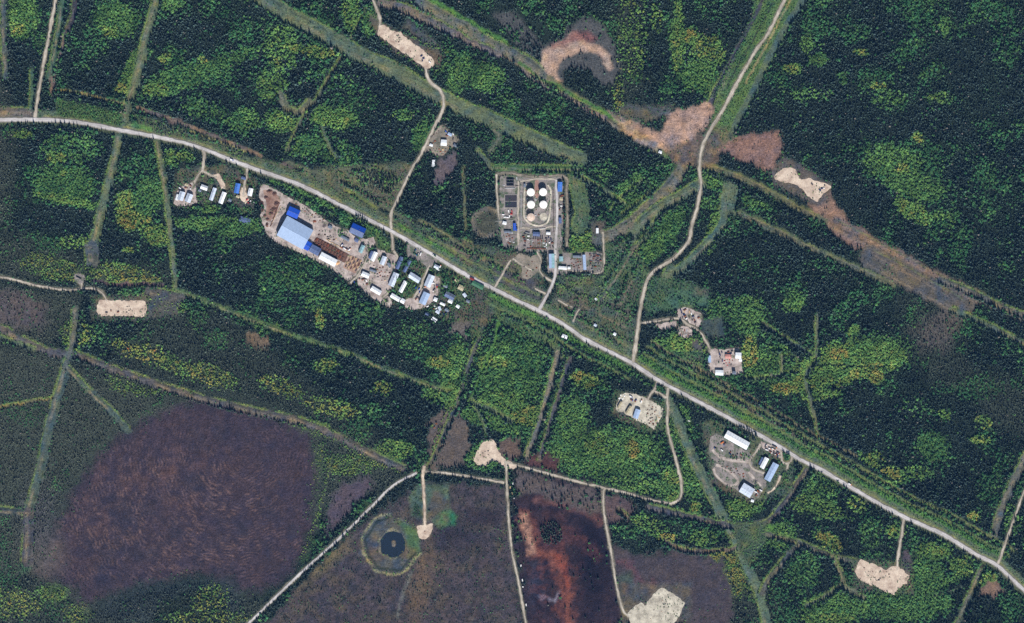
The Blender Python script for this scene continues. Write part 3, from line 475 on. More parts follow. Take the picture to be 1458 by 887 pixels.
# ---- grass clearings and cut lines: (points, width, colour, keep)
GG, GB, GY, GP = lin(94, 108, 88), lin(84, 126, 62), lin(150, 156, 84), lin(112, 100, 104)
for pts, w, c, keep in [
 ([(226,-62),(222,0),(207,58),(195,112),(183,150),(174,182)],13,GG,.02), ([(170,195),(165,222),(152,272),(140,322),(133,350)],13,GG,.02), ([(224,200),(230,235),(237,280),(242,325),(248,380),(251,412)],8,GG,.03),
 ([(330,-40),(378,2),(427,30),(472,55),(515,80),(565,102),(610,130),(660,155),(702,172),(740,190),(780,208),(825,228)],23,GG,.03),
 ([(560,-30),(600,3),(640,28),(665,42),(690,58),(720,72),(750,88),(770,105)],17,lin(100,104,98),.06), ([(600,-10),(640,14),(680,38),(720,60)],5,GB,.1),
 ([(545,5),(575,12),(600,25),(640,44),(655,52)],14,lin(112,106,104),.08), ([(655,50),(668,60),(690,68),(710,78)],10,GP,.05),
 ([(740,90),(765,112),(800,128),(840,150),(880,170),(920,200),(950,222)],7,GB,.05), ([(745,100),(775,122),(820,145),(860,168)],8,GP,.12),  ([(1340,398),(1390,418),(1430,438),(1470,452),(1520,470)],9,lin(96,96,90),.08), ([(1355,440),(1405,462),(1458,488),(1520,515)],8,GG,.04),
 ([(1150,-20),(1138,8),(1118,38),(1096,78),(1078,118),(1062,150),(1045,182),(1030,200)],10,lin(84,100,92),.02), ([(1088,-20),(1075,25),(1058,60),(1035,100),(1020,125),(1008,150)],6,lin(92,92,104),.05),
 ([(1040,100),(1028,135),(1022,150)],10,GP,.1), ([(1035,300),(1025,325),(1003,350),(975,378),(945,398)],13,lin(84,104,92),.05), ([(1040,268),(1035,300)],24,GG,.1),
 ([(975,232),(966,250),(945,275),(920,298),(895,320),(870,335),(850,340)],18,lin(104,104,96),.03), ([(998,262),(975,275),(945,292),(915,315),(898,340)],16,GG,.04), ([(940,300),(925,330),(905,350),(895,365),(875,385),(858,410)],6,GG,.05), ([(900,335),(885,352),(870,375),(860,400)],5,GG,.05),
 ([(905,350),(910,380),(905,400)],5,GG,.1), ([(890,362),(872,392),(858,425)],3.5,GG,.02), ([(912,372),(892,408),(878,440)],3.5,lin(112,108,92),.02), ([(930,270),(905,290),(885,305)],3,GG,.02), ([(915,255),(890,275),(868,300)],3,GG,.02), ([(660,235),(662,300),(664,330)],4,lin(100,104,80),.3), ([(660,342),(700,362),(745,385)],4,lin(112,108,88),.05), ([(955,385),(948,395)],16,GG,.1),
 ([(820,250),(830,300),(825,325)],24,lin(84,104,78),.18), ([(810,240),(850,265),(890,290)],5,GG,.05), ([(705,238),(760,240),(830,240)],10,lin(80,112,66),.1), ([(680,215),(700,240)],8,GG,.1),
 ([(700,180),(712,195),(700,215)],10,lin(84,96,76),.2),
 ([(700,418),(694,445),(688,470),(675,500),(662,540),(648,580),(635,610),(620,645),(608,668)],6,lin(84,86,86),.02), ([(712,455),(703,490),(690,520),(678,550),(672,565)],4,GB,.05), ([(672,565),(682,590),(694,618)],4,GG,.05), ([(672,572),(700,582),(730,600)],6,GG,.15),
 ([(755,468),(775,482),(792,498),(800,510)],7,GG,.1), ([(795,500),(786,540),(776,575),(765,610),(750,650)],8,lin(106,106,106),.03), ([(812,510),(800,545),(790,580),(778,620),(768,655)],6,lin(88,86,90),.05),
 ([(950,570),(965,600),(980,638),(995,670),(1013,705),(1030,738),(1048,770),(1064,808),(1082,845),(1092,890),(1100,950)],14,lin(90,108,92),.03),
 ([(925,722),(980,735),(1030,747),(1060,750),(1095,742),(1130,697),(1152,664)],9,lin(84,84,92),.02), ([(1060,752),(1093,760),(1138,773),(1185,792),(1218,800)],8,lin(92,96,88),.03), ([(1138,775),(1118,795),(1093,827),(1085,845)],9,lin(88,92,90),.03),
 ([(1185,792),(1198,820),(1205,838),(1228,850)],7,lin(108,112,92),.03), ([(1198,830),(1175,850),(1150,862)],6,lin(104,108,88),.1), ([(880,725),(920,755),(965,780),(1000,785),(1040,782),(1060,775)],6,lin(108,98,88),.05), ([(1070,775),(1085,755),(1098,752)],8,GB,.1),
 ([(1475,620),(1450,672),(1428,720),(1414,765)],11,lin(96,98,94),.03), ([(1400,808),(1385,840),(1365,885),(1340,950)],10,lin(86,96,84),.03), ([(1330,850),(1370,838)],3,GG,.3),
 ([(-60,455),(0,468),(40,488),(75,503),(110,505),(150,522),(220,546),(290,568),(360,585),(430,600),(480,622),(535,650),(575,668)],11,lin(92,88,88),.04), ([(0,480),(50,497)],6,GG,.1),
 ([(95,520),(90,540),(77,584),(67,624),(58,668),(45,715),(38,735)],14,lin(80,94,88),.02), ([(90,515),(120,550),(150,578),(182,612)],9,lin(76,92,90),.03), ([(108,440),(104,490),(95,518)],10,lin(92,98,92),.06), ([(0,580),(40,572),(75,566)],4,lin(128,116,76),.05), ([(0,727),(40,730)],12,lin(62,72,78),.05), ([(40,730),(40,760),(38,800)],16,lin(82,80,84),.1),
 ([(250,412),(300,432),(365,458),(430,482),(500,505),(560,530),(620,552),(640,556)],7,lin(96,118,74),.25), ([(255,425),(235,420),(215,415)],16,lin(86,86,86),.12), ([(130,352),(132,372)],20,lin(84,90,92),.1), ([(135,398),(165,405),(230,405)],6,lin(96,80,84),.15),
 ([(485,82),(470,107),(452,140),(427,175),(410,213)],5,lin(96,100,84),.03), ([(400,136),(407,153),(424,160),(442,145)],11,lin(104,108,88),-.02), ([(460,182),(470,210),(480,225)],5,GG,.1),
 ([(522,12),(508,38),(498,55)],3,GG,.05), ([(1085,460),(1115,480),(1156,505)],5,lin(78,86,80),.03), ([(1163,450),(1163,505),(1146,536),(1152,565),(1163,605),(1168,628),(1160,650)],5,lin(96,104,88),.03), ([(1113,506),(1112,533),(1092,537)],4,lin(110,110,100),.05), ([(1100,504),(1133,504),(1134,526),(1115,530)],2,lin(70,80,70),.15), ([(1163,518),(1230,522),(1275,520)],2,lin(70,80,60),.2),
 ([(1060,538),(1095,538)],4,GG,.05), ([(4,-20),(6,60),(9,112)],9,lin(84,92,88),.08), ([(110,-30),(107,0),(104,25),(93,48)],10,lin(64,64,74),.03), ([(93,48),(84,80),(76,112),(72,135)],5,lin(112,100,96),.05), ([(92,-20),(85,35),(74,95),(70,110)],9,lin(70,98,84),.05), ([(46,100),(45,140),(40,165)],6,lin(72,96,80),.1),
 ([(0,160),(40,160)],14,lin(112,104,98),.1), ([(640,375),(690,400)],20,lin(84,96,82),.15)]:
    m = line(pts, w, 2.2, 1.4); put(m, np.array(c) * 1.04); mixin(dens, m, keep + .03); clear = np.maximum(clear, m); size = np.where(m > .4, np.minimum(size, .3 + .3 * fC), size); mixin(deci, m, .8)
    hz_ = abs(pts[-1][0] - pts[0][0]) > abs(pts[-1][1] - pts[0][1]) * .6; q = smooth(sorted(pts) if hz_ else sorted(pts, key=lambda p_: p_[1])); dk = -1 if hz_ else 1
    if c is not GB and keep < .2:                         # tall wall of spruce on the shaded side, low birch fringe on the other, coloured bright as if sunlit
        f_ = line(offs(q, dk * (w * .5 + 1.6)), 3.2, 1.2, .6); mixin(dens, f_, 1); mixin(size, f_, 1.4 * (1 - .5 * scrub)); mixin(deci, f_, .08)
        f_ = line(offs(q, -dk * (w * .5 + .4)), 2.6, 1.2, .6) * np.clip(fS * 1.3, 0, 1); mixin(dens, f_, 1); mixin(size, f_, .4); mixin(deci, f_, 1); mixin(yel, f_, .45); put(f_, lin(122, 138, 76), .8)
    if w >= 7:                                            # wheel tracks and a ditch
        for o_, cc, ww in ((-.2, lin(138, 128, 110), 1.4), (-.06, lin(138, 128, 110), 1.4), (.27, lin(54, 64, 54), 1.8)): put(line(offs(q, o_ * w), ww, 1.1, .5) * fT, cc, .75)
for pts, c, d, s_, dc in [([(1080,-20),(1152,-20),(1122,42),(1094,95),(1064,158),(1042,190),(1008,192),(1020,140),(1048,80),(1070,30)],lin(84,112,70),.55,.42,.95), ([(1040,742),(1092,744),(1090,775),(1066,808),(1050,780)],lin(78,92,72),.5,.4,.9), ([(478,236),(580,232),(590,240),(572,268),(556,286),(535,282),(500,262)],lin(96,102,82),.2,.4,.8)]:
    m = poly(pts, 3, 1.5); put(m, c, .9); mixin(dens, m, d); mixin(size, m, s_); mixin(deci, m, dc); mixin(yel, m, .25); clear = np.maximum(clear, m * .9)
for pts, w, c in [([(1086,0),(1060,52),(1032,102),(1012,148)],5,lin(70,72,84)), ([(1148,-10),(1136,12),(1116,42),(1094,82),(1076,122),(1060,152),(1044,184)],9,lin(82,100,90)), ([(1128,-5),(1100,48),(1080,85),(1062,118)],3,lin(140,134,96)), ([(1100,5),(1075,52),(1050,95),(1035,125)],2.5,lin(58,66,58))]:
    m = line(pts, w, 1.5, .6); put(m, c); dens *= 1 - m
for cx, cy, rx, ry in [(405,238,13,7),(478,258,12,6),(74,116,4,11),(250,172,10,5),(840,480,9,5),(872,478,10,6),(770,455,8,4),(600,345,10,4)]:
    m = np.clip(ell(cx, cy, rx, ry) * 1.4, 0, 1); put(m, lin(112, 96, 94), .85); mixin(dens, m, .08)
# open scrubby ground round the village, the pipelines and the tank farm
for pts, c, keep in [
 ([(365,222),(430,250),(500,285),(548,312),(556,322),(540,316),(480,288),(420,258),(360,236)],lin(92,100,88),.38), ([(425,245),(470,236),(540,240),(585,240),(575,262),(560,290),(548,300),(500,278),(450,262)],lin(104,108,86),.5),
 ([(560,300),(575,305),(620,330),(680,350),(735,360),(748,372),(768,380),(778,415),(760,432),(700,402),(640,370),(575,332)],lin(84,94,78),.38), ([(700,380),(760,395),(770,435),(735,420),(705,404)],lin(84,84,86),.06),
 ([(795,392),(860,395),(890,420),(905,460),(902,505),(860,490),(820,465),(780,442),(790,420)],lin(88,98,84),.5), ([(860,345),(905,350),(925,390),(905,440),(870,430),(850,400),(862,380)],lin(82,102,76),.6),
 ([(668,440),(700,425),(760,452),(800,478),(800,500),(740,475),(700,450),(690,480),(672,480)],lin(84,104,72),.5), ([(915,390),(980,400),(1010,420),(1005,440),(960,440),(920,450)],lin(76,98,78),.6),
 ([(955,415),(1010,412),(1012,440),(985,438),(955,445),(935,440)],lin(72,102,84),.25), ([(995,455),(1030,450),(1030,480),(1005,482)],lin(70,82,82),.06), ([(985,480),(1005,490),(1005,505),(985,500)],lin(98,92,92),.38),
 ([(905,520),(1000,565),(1000,500),(950,500)],lin(76,110,74),.6), ([(1020,545),(1100,590),(1160,640),(1130,640),(1050,600),(1000,570)],lin(98,96,84),.08),
 ([(595,690),(640,690),(640,725),(612,740),(588,735),(580,710)],lin(80,100,86),.02), ([(617,740),(625,731),(640,725),(652,736),(648,748),(627,751)],lin(60,124,80),.02),
 ([(535,735),(555,730),(590,750),(600,790),(572,818),(535,815),(512,790),(514,765)],lin(84,88,88),.03), ([(565,740),(595,755),(598,785),(582,795),(578,762)],lin(82,112,74),.02),
 ([(555,400),(600,370),(690,405),(695,430),(660,460),(625,450),(560,432)],lin(82,96,72),.6), ([(255,240),(320,235),(365,255),(360,310),(330,290),(245,295),(248,262)],lin(90,92,80),.38), ([(485,300),(535,325),(560,350),(555,362),(530,350),(520,332),(485,322)],lin(76,104,66),.4),
 ([(870,160),(890,150),(960,150),(955,165),(900,180)],lin(96,96,88),.6), ([(1005,180),(1035,180),(1050,200),(1030,215),(1005,225)],lin(98,100,80),.38), ([(950,195),(990,200),(995,230),(960,232),(945,215)],lin(92,90,84),.38),
 ([(555,70),(540,55),(525,30),(530,20),(546,34),(560,42),(600,62),(632,80),(625,95),(605,100)],lin(96,90,84),.05), ([(572,40),(590,52),(625,78),(633,70),(600,40),(580,28)],lin(78,84,86),.04), ([(1095,245),(1115,225),(1135,232),(1185,262),(1180,290),(1160,292),(1100,262)],lin(94,90,88),.05),
 ([(715,300),(735,320),(733,350),(712,345),(706,325)],lin(88,100,88),.05), ([(840,315),(862,318),(860,350),(842,352)],lin(96,98,92),.05), ([(130,420),(215,420),(215,458),(130,458)],lin(80,84,78),.38), ([(205,420),(255,425),(255,450),(215,455)],lin(86,88,88),.38),
 ([(875,555),(950,575),(945,615),(920,620),(870,590)],lin(78,92,70),.38), ([(1000,600),(1040,600),(1130,645),(1130,700),(1075,720),(1010,690)],lin(86,96,78),.38), ([(1210,795),(1300,800),(1300,850),(1215,840)],lin(80,92,76),.5), ([(885,830),(985,830),(985,887),(885,887)],lin(88,86,84),.05)]:
    m = poly(pts, 3, 1.5); put(m, c, .9); put(m * np.clip((fB - .52) * 6, 0, 1), lin(94, 82, 78), .7); mixin(deci, m, .8); mixin(dens, m, keep); clear = np.maximum(clear, m * .9); size = np.where(m > .4, np.minimum(size, .3 + .5 * fC), size)

for pts, w, c in [([(908,348),(886,382),(866,412),(852,432)],2.2,lin(128,118,104)), ([(900,400),(884,432),(876,452)],2,lin(124,116,104)), ([(612,338),(660,360),(712,378)],2.2,lin(120,110,98)), ([(812,428),(850,446),(890,466)],2.2,lin(120,112,98)), ([(700,70),(740,94),(780,122),(830,152),(880,182),(935,214)],2,lin(146,132,116))]:
    m = line(pts, w, 1.3, .8); put(m, c, .85); dens *= 1 - m
# ---- strips alongside the main road: grass, shrub lines and tree rows
def strip(off, w, x0, x1, c=None, d=None, sz=None, dc=None, yl=None):
    global deci, yel
    q = offs(MAIN, off, x0, x1); m = line(q, w, 1.6, .9)
    if c is not None: put(m, c)
    if d is not None: mixin(dens, m, d)
    if sz is not None: mixin(size, m, sz)
    if dc is not None: mixin(deci, m, dc)
    if yl is not None: mixin(yel, m, yl)
    clear[:] = np.maximum(clear * 1, m * .6) if (d is not None and d < .5) else clear
for a in [(8,9,55,1460,GG,.4,.42,.95,.25), (4.5,2.5,60,1460,lin(128,132,88),.0), (15,5,365,560,lin(88,96,76),.35,.42,.9,.3), (24,6,400,560,lin(92,98,80),.15,.4,.9,.4), (14,4,560,640,GB,.5,.45,.95,.25),
          (12,4,905,1110,GB,.5,.5,1,.3), (14.5,6,905,1420,GB,.95,.62,.6,.15), (20.5,4,905,1425,lin(104,120,76),.35,.33,1,.3), (25.5,6,905,1425,None,1,.95,.25,.1), (31,4,905,1425,lin(106,116,78),.35,.33,1,.35), (37,6,905,1430,None,1,1.1,.05,0), (41,3,905,1200,lin(116,112,92),.1,.35,1,.6), (20,4,600,760,lin(108,118,80),.25,.35,1,.4), (28,4,570,740,None,.8,.8,.3,.2), (34,4,580,720,lin(110,112,84),.15,.35,1,.4), (18,4,780,900,lin(104,110,84),.2,.35,1,.4), (26,4,790,900,None,.7,.7,.4,.2), (-22,4,700,910,lin(104,118,78),.15,.4,1,.3), (-27,4,720,900,None,1,1.0,.2,.1), (-14,3.5,1160,1420,None,1,1.1,.1,.1),
          (-6,4,0,1460,lin(80,92,70),.1), (-9,5,385,540,GB,.9,.7,.9,.25), (-10,7,700,900,GB,.6,.5,.9,.25), (-16,6,780,905,None,.9,1.0,.2,.1), (-9,6,1000,1080,None,1,1.0,.1,.1), (-12,6,900,935,None,.9,.8,.6,.2)]:
    strip(*a)
# the wooded strips between the main road and the upper left forest
for pts, c, d, s_, dc, yl in [([(80,141),(130,150),(176,164),(172,181),(120,170),(80,166)],lin(76,96,62),.85,.55,.85,.2), ([(186,160),(260,182),(350,214),(345,226),(290,204),(200,184)],lin(84,94,74),.75,.6,.5,.25)]:
    m = poly(pts, 2, 1); put(m, c); mixin(dens, m, d); mixin(size, m, s_); mixin(deci, m, dc); mixin(yel, m, yl)
for pts, w, c, d, s_, dc, yl in [([(80,127),(105,130),(140,138),(178,148)],3.2,lin(150,142,96),.05,.4,.9,.6), ([(195,153),(240,168),(300,192),(352,213),(372,222)],5,lin(118,104,94),.05,.4,.6,.5), ([(270,187),(320,205),(350,216)],2.2,lin(166,160,104),.02,.4,.9,.6),
    ([(82,135),(110,139),(140,148),(176,158)],7,None,1,1.2,.02,0), ([(85,108),(110,115),(140,126),(180,143)],7,None,1,1.2,.02,0), ([(186,145),(240,159),(290,176),(365,206)],7,None,1,1.15,.05,0), ([(225,180),(270,190),(340,212)],4,None,1,1.0,.1,0),
    ([(488,262),(512,272),(537,290)],6,None,1,1.1,.05,0), ([(492,270),(515,282),(535,297)],4,lin(110,122,72),.2,.4,.9,.5), ([(190,178),(215,184)],6,lin(84,124,76),.05,.4,.9,.2)]:
    m = line(pts, w, 1.6, .7); mixin(dens, m, d); mixin(size, m, s_); mixin(deci, m, dc); mixin(yel, m, yl)
    if c is not None: put(m, c); clear = np.maximum(clear, m)
    else: clear *= 1 - m
m = poly([(497,244),(528,239),(560,247),(573,257),(556,279),(522,268)], 2.5, 2); mixin(dens, m, 1); mixin(size, m, .95); mixin(deci, m, .12); clear *= 1 - m
# old survey lines, one tree wide
for pts in [[(1185,257),(1345,260),(1518,262)], [(1213,110),(1213,200)], [(1348,-40),(1346,95)], [(893,0),(893,75)], [(957,0),(958,70)], [(-50,619),(60,622),(160,624)], [(1165,519),(1230,522),(1275,520)], [(1207,507),(1210,540)], [(1380,125),(1440,135)], [(977,60),(978,122),(1018,124)]]:
    m = line(pts, 1.6, 1, .2); dens *= 1 - m
# lines of trees elsewhere
for pts, w, d, s_, dc, yl in [
 ([(90,108),(130,116),(180,140)],4,1,1,0,0), ([(660,62),(700,90),(720,98)],4,1,.9,.2,0), ([(590,52),(620,70),(640,72)],5,.8,.7,.6,.5), ([(545,62),(580,82),(600,98)],5,.7,.7,.5,.3), ([(1060,60),(1030,110),(1015,140)],5,1,.6,.9,.2), ([(1072,55),(1050,95),(1030,140)],4,.8,.5,.9,.1), ([(1095,10),(1080,40)],6,.9,.6,.9,.2), ([(1100,40),(1075,85),(1060,110)],4,.6,.5,.7,.6),
 ([(898,352),(878,380),(860,408)],4,1,1.1,.1,0), ([(915,365),(893,400),(876,436)],4,1,1.1,.1,0), ([(888,350),(868,374),(856,392)],3.5,1,.9,.3,.1), ([(800,440),(840,462),(880,490)],5,.95,.9,.3,.1), ([(806,413),(850,430),(897,450)],4.5,.95,.8,.4,.2), ([(640,345),(690,372),(735,392)],4.5,.95,.9,.3,.1), ([(596,328),(650,350),(700,368)],4,.9,.8,.4,.2), ([(925,400),(960,425),(1000,440)],4,.8,.7,.5,.2),
 ([(1083,466),(1112,486),(1152,510)],4,1,1.4,.02,0), ([(1160,668),(1138,701),(1106,740)],4,1,1.3,.05,0), ([(925,729),(980,742),(1028,754)],4,1,1.2,.1,0), ([(1142,782),(1124,800),(1100,832)],4,1,1.3,.05,0), ([(1145,780),(1185,799),(1194,822)],4,1,1.2,.1,0), ([(694,470),(680,505),(666,545),(652,585)],3.5,1,1.2,.3,0), ([(480,300),(492,308),(496,320)],8,1,.9,.5,0),
 ([(930,325),(910,340)],9,1,.8,.2,0), ([(898,338),(882,342)],7,1,.8,.2,0), ([(880,312),(872,322)],7,1,.7,.3,0), ([(870,240),(905,262),(930,280)],6,1,.9,.1,0), ([(800,225),(840,245),(880,275)],5,.9,.8,.2,.1), ([(1012,246),(1050,262),(1093,286),(1165,325),(1186,340)],6,1,1.1,.05,0), ([(1040,306),(1093,332),(1155,362),(1230,398)],5,1,1.05,.05,0), ([(760,110),(800,135),(845,165),(890,200),(930,225)],8,1,.95,.05,0),
 ([(885,165),(850,140),(800,118)],4,1,.9,0,0), ([(530,40),(520,20)],4,.8,.6,1,.1), ([(620,105),(630,96),(640,88)],5,.9,.6,1,.4),
 ([(1040,100),(1075,20)],3,.8,.5,1,.1), ([(640,70),(660,85)],6,1,.7,.9,.2), ([(690,478),(655,560),(640,590)],3,.8,.7,.9,.4), ([(675,480),(650,545),(635,585),(615,640)],3,.8,.6,1,.5), ([(803,512),(790,560),(772,625)],3,.9,.8,.4,.1), ([(785,525),(775,560),(758,610)],3,.9,.7,.9,.5),
 ([(930,715),(980,728),(1030,740)],4,1,.8,.7,.3), ([(500,640),(540,660),(570,672)],4,.8,.5,.9,.7), ([(430,606),(480,630),(520,652)],4,.8,.5,.9,.6), ([(150,518),(220,540),(280,560)],4,.7,.5,.8,.9),
 ([(530,738),(517,768),(522,792),(536,812),(572,816),(597,788)],2.5,.6,.25,1,.6), ([(555,733),(590,748)],3,.7,.25,1,.6), ([(540,772),(548,760),(562,755),(575,768),(574,785),(560,794),(546,788),(541,772)],2.5,.7,.25,1,.5), ([(430,790),(450,740),(460,700),(470,670)],7,.6,.5,.8,.6)]:
    m = line(pts, w, 1.5, .8); mixin(dens, m, d); mixin(size, m, s_); mixin(deci, m, dc); mixin(yel, m, yl); clear *= 1 - m * .5
# woods inside the bogs
SPRUCE_ISLE = [(768,752),(776,742),(788,742),(800,752),(800,768),(790,775),(774,774)]
CRESCENT_ISLE = [(800,102),(815,98),(838,100),(845,112),(858,122),(868,132),(872,148),(850,146),(825,132),(805,120)]
BIRCH_PATCH = [(176,298),(190,288),(206,298),(214,306),(210,318),(196,326),(184,322),(176,310)]
VILLAGE_WOOD = [(586,376),(604,386),(598,396),(585,390),(578,398),(574,388)]
for pts, d, s_ in [(CRESCENT_ISLE, 1, .95), ([(882,752),(900,758),(930,772),(925,784),(895,788),(884,775)], .95, .8), ([(895,735),(930,738),(970,750),(990,770),(960,772),(920,765),(898,748)], .95, .8), ([(225,860),(270,838),(300,838),(320,860),(330,950),(200,950)], .8, .7), ([(590,720),(598,722),(600,735),(590,732)], .6, .5)]:
    m = poly(pts, 2.5, 1.5); mixin(dens, m, d); mixin(size, m, s_); bogm *= 1 - m; clear *= 1 - m; put(m, lin(44, 56, 48))
# ring path, pond
RING = [(694 + 20 * math.cos(t), 317 + 19 * math.sin(t)) for t in np.linspace(0, 2 * math.pi, 17)]
m = line(RING, 7, 1.6, .4); put(m, lin(116, 110, 102)); dens *= 1 - m; clear = np.maximum(clear, m); m = poly(RING, 2, 1); mixin(dens, m, .25); put(m, lin(92, 92, 80), .6); size = np.where(m > .3, .45, size)
m = line([(677,330),(684,338),(694,341),(706,338),(712,330)], 5, 2, .5); mixin(dens, m, 1); mixin(size, m, .7)
for pts, w, c in [([(555,733),(535,738),(516,767),(521,791),(536,813),(572,816),(597,788)], 3, lin(150,146,110)), ([(541,772),(548,760),(562,755),(575,768),(574,785),(560,794),(546,788),(541,772)], 4, lin(136,132,110)), ([(585,815),(572,850),(565,880)], 5, lin(98,100,98))]:
    put(line(smooth(pts), w, 1.8, 1.5) * np.clip(fC * 2.2 - .1, 0, 1), np.array(c) * 1.05, .85)
put(line([(553,737),(538,742),(520,768),(525,789),(538,809),(570,812),(592,787)], 3, 1.5, .7), lin(44, 56, 46), .8); put(line([(545,772),(551,763),(562,759),(572,769),(571,783),(560,790),(549,785),(545,772)], 3, 1.5, .5), lin(40, 50, 44), .7)
POND = [(542,770),(548,760),(560,756),(572,760),(577,773),(575,785),(567,792),(555,793),(544,786)]
m = poly(POND, 3, .5); zmap = zmap - 2.2 * m; put(m, lin(50, 50, 52)); dens *= 1 - m
m = poly([(557,772),(559,769),(563,770),(564,775),(562,779),(558,778)], 1.2, .4); zmap = zmap + 2.6 * m; put(m, lin(124, 112, 96))

# bare clay round the upper right junction
for pts, c, k_, d_ in [([(868,158),(892,172),(912,178),(940,188),(948,176),(952,162),(975,154),(1004,146),(1020,154),(1012,172),(1000,184),(988,200),(972,206),(955,214),(938,214),(912,202),(890,186)],lin(174,146,134),.85,.03), ([(945,205),(975,205),(1000,190),(1030,192),(1032,212),(1020,236),(990,240),(960,234)],lin(118,104,96),.7,.12), ([(1022,212),(1045,198),(1075,190),(1110,186),(1116,210),(1104,236),(1090,244),(1065,230),(1040,224)],lin(140,112,104),.85,.05), ([(880,160),(900,150),(935,148),(952,152),(945,166),(920,172)],lin(86,86,82),.7,.2)]:
    m = poly(pts, 2.6, 2.2); put(m * np.clip(.55 + fC * .8, 0, 1), c, k_); put(m * np.clip((fbm(6, 345, 2) - .55) * 5, 0, 1), np.array(c) * .45, .6); mixin(dens, m, d_); mixin(size, m, .4); bogm = np.maximum(bogm, m)
# ---- keep roads, pads and buildings clear of trees
for r, q in zip(ROADS, ROAD_PTS):
    m = line(q, r[2] + 3.2, 1.5, .3); dens *= 1 - m; barem = np.maximum(barem, m); put(line(q, r[2] + 3, 2, .6), lin(104, 108, 90), .6); put(line(q, r[2] + 1.2, 1.2, .8), lin(150, 142, 130), .6)
for p in PADS:
    m = poly(p[3], 1.5, .8); barem = np.maximum(barem, m); mixin(size, m, .33); mixin(deci, m, .9); dens = np.maximum(dens * (1 - m), m * (fC > .56) * (.22 if 'lot' not in p[0] else .1))
    put(poly(p[3], 3.5, .8), lin(126, 116, 106), .7)
for cx, cy, rx, ry in [(553,376,4,7),(541,370,3,5),(523,352,4,6),(571,406,7,9),(586,408,6,8),(594,404,5,6),(612,441,8,4),(553,414,4,5),(526,372,3,4),(470,305,10,3),(486,332,6,4),(430,287,10,3),(548,430,5,4),(582,438,6,4),(630,410,8,7),(646,436,9,5),(614,385,4,4),(300,258,6,4),(330,258,6,8),(350,300,10,5),(328,280,4,8),(284,280,4,5),(295,290,6,5),(1076,690,4,6),(1060,650,8,4),(1044,652,6,3),(1118,680,6,8),(820,372,0.1,0.1),(935,600,3,5),(915,606,4,3)]:
    m = np.clip(ell(cx, cy, rx, ry) * 1.5, 0, 1); mixin(dens, m, .9); mixin(size, m, .62); mixin(deci, m, .75); mixin(yel, m, .25); put(m, lin(70, 84, 58), .7)
gc *= .80 * (.70 + .60 * fD)[..., None]
hv = (fbm(11, 300, 3) - .5) * (clear + .4 * bogm)
gc *= np.stack([1 + 1.1 * hv, 1 + .55 * hv, 1 - .5 * hv], -1)

# ------------------------------------------------------------------ ground sheets
STEP = 1.5
xs = np.arange(-MG + .5, W + MG - 1, STEP); ys = np.arange(-MG + .5, H + MG - 1, STEP)
def samp(a, x, y):
    x = np.clip(x + MG, 0, WM - 1.001); y = np.clip(y + MG, 0, HM - 1.001); xi = x.astype(int); yi = y.astype(int); fx = x - xi; fy = y - yi
    if a.ndim == 3: fx = fx[..., None]; fy = fy[..., None]
    return a[yi, xi] * (1 - fx) * (1 - fy) + a[yi, xi + 1] * fx * (1 - fy) + a[yi + 1, xi] * (1 - fx) * fy + a[yi + 1, xi + 1] * fx * fy
qx, qy = np.meshgrid(xs, ys); nx, ny = len(xs), len(ys)
gz = samp(zmap, qx, qy); gcol = samp(gc, qx, qy)
co = np.stack([(qx - W / 2) * MPP, (H / 2 - qy) * MPP, gz], -1).reshape(-1, 3).astype(np.float32); gcol = gcol.reshape(-1, 3)
idx = np.arange(nx * ny).reshape(ny, nx)
quads = np.stack([idx[1:, :-1], idx[1:, 1:], idx[:-1, 1:], idx[:-1, :-1]], -1).reshape(-1, 4)
fx_, fy_ = (qx[:-1, :-1] + STEP / 2).ravel(), (qy[:-1, :-1] + STEP / 2).ravel()
lab = np.where(samp(bogm, fx_, fy_) > .5, 1, np.where(samp(clear, fx_, fy_) > .5, 2, 0))
def sheet(name, sel, label, extra=None):
    q = quads[sel]; u, inv = np.unique(q, return_inverse=True); v = co[u]; c = gcol[u]; f = inv.reshape(-1, 4)
    if extra is not None:
        n = len(v); v = np.vstack([v, extra[0]]); c = np.vstack([c, np.repeat(np.array([lin(40, 52, 46)]), len(extra[0]), 0)]); f = np.vstack([f, extra[1] + n])
    me = bpy.data.meshes.new(name); me.vertices.add(len(v)); me.vertices.foreach_set('co', v.astype(np.float32).ravel())
    me.loops.add(f.size); me.loops.foreach_set('vertex_index', f.ravel().astype(np.int32))
    me.polygons.add(len(f)); me.polygons.foreach_set('loop_start', np.arange(0, f.size, 4, dtype=np.int32)); me.polygons.foreach_set('loop_total', np.full(len(f), 4, np.int32))
    a = me.attributes.new('gc', 'FLOAT_COLOR', 'POINT'); a.data.foreach_set('color', np.hstack([c, np.ones((len(c), 1))]).astype(np.float32).ravel())
    me.update(calc_edges=True); me.shade_smooth()
    o = link(name, me, M['ground']); tag(o, label, None, None, 'structure'); return o
ex, ey, FAR = (W / 2 + MG - 4) * MPP, (H / 2 + MG - 4) * MPP, 6000
ring = np.array([(-ex, -ey, -.8), (ex, -ey, -.8), (ex, ey, -.8), (-ex, ey, -.8), (-FAR, -FAR, -.8), (FAR, -FAR, -.8), (FAR, FAR, -.8), (-FAR, FAR, -.8)], float)
rf = np.array([(4, 5, 1, 0), (5, 6, 2, 1), (6, 7, 3, 2), (7, 4, 0, 3)])
sheet('ground', lab == 0, 'dark forest floor under the trees', (ring, rf))
sheet('peat_bog', lab == 1, 'open purple and rust brown peat bog')
sheet('grass_clearing', lab == 2, 'grey green grass of the cut lines and clearings')

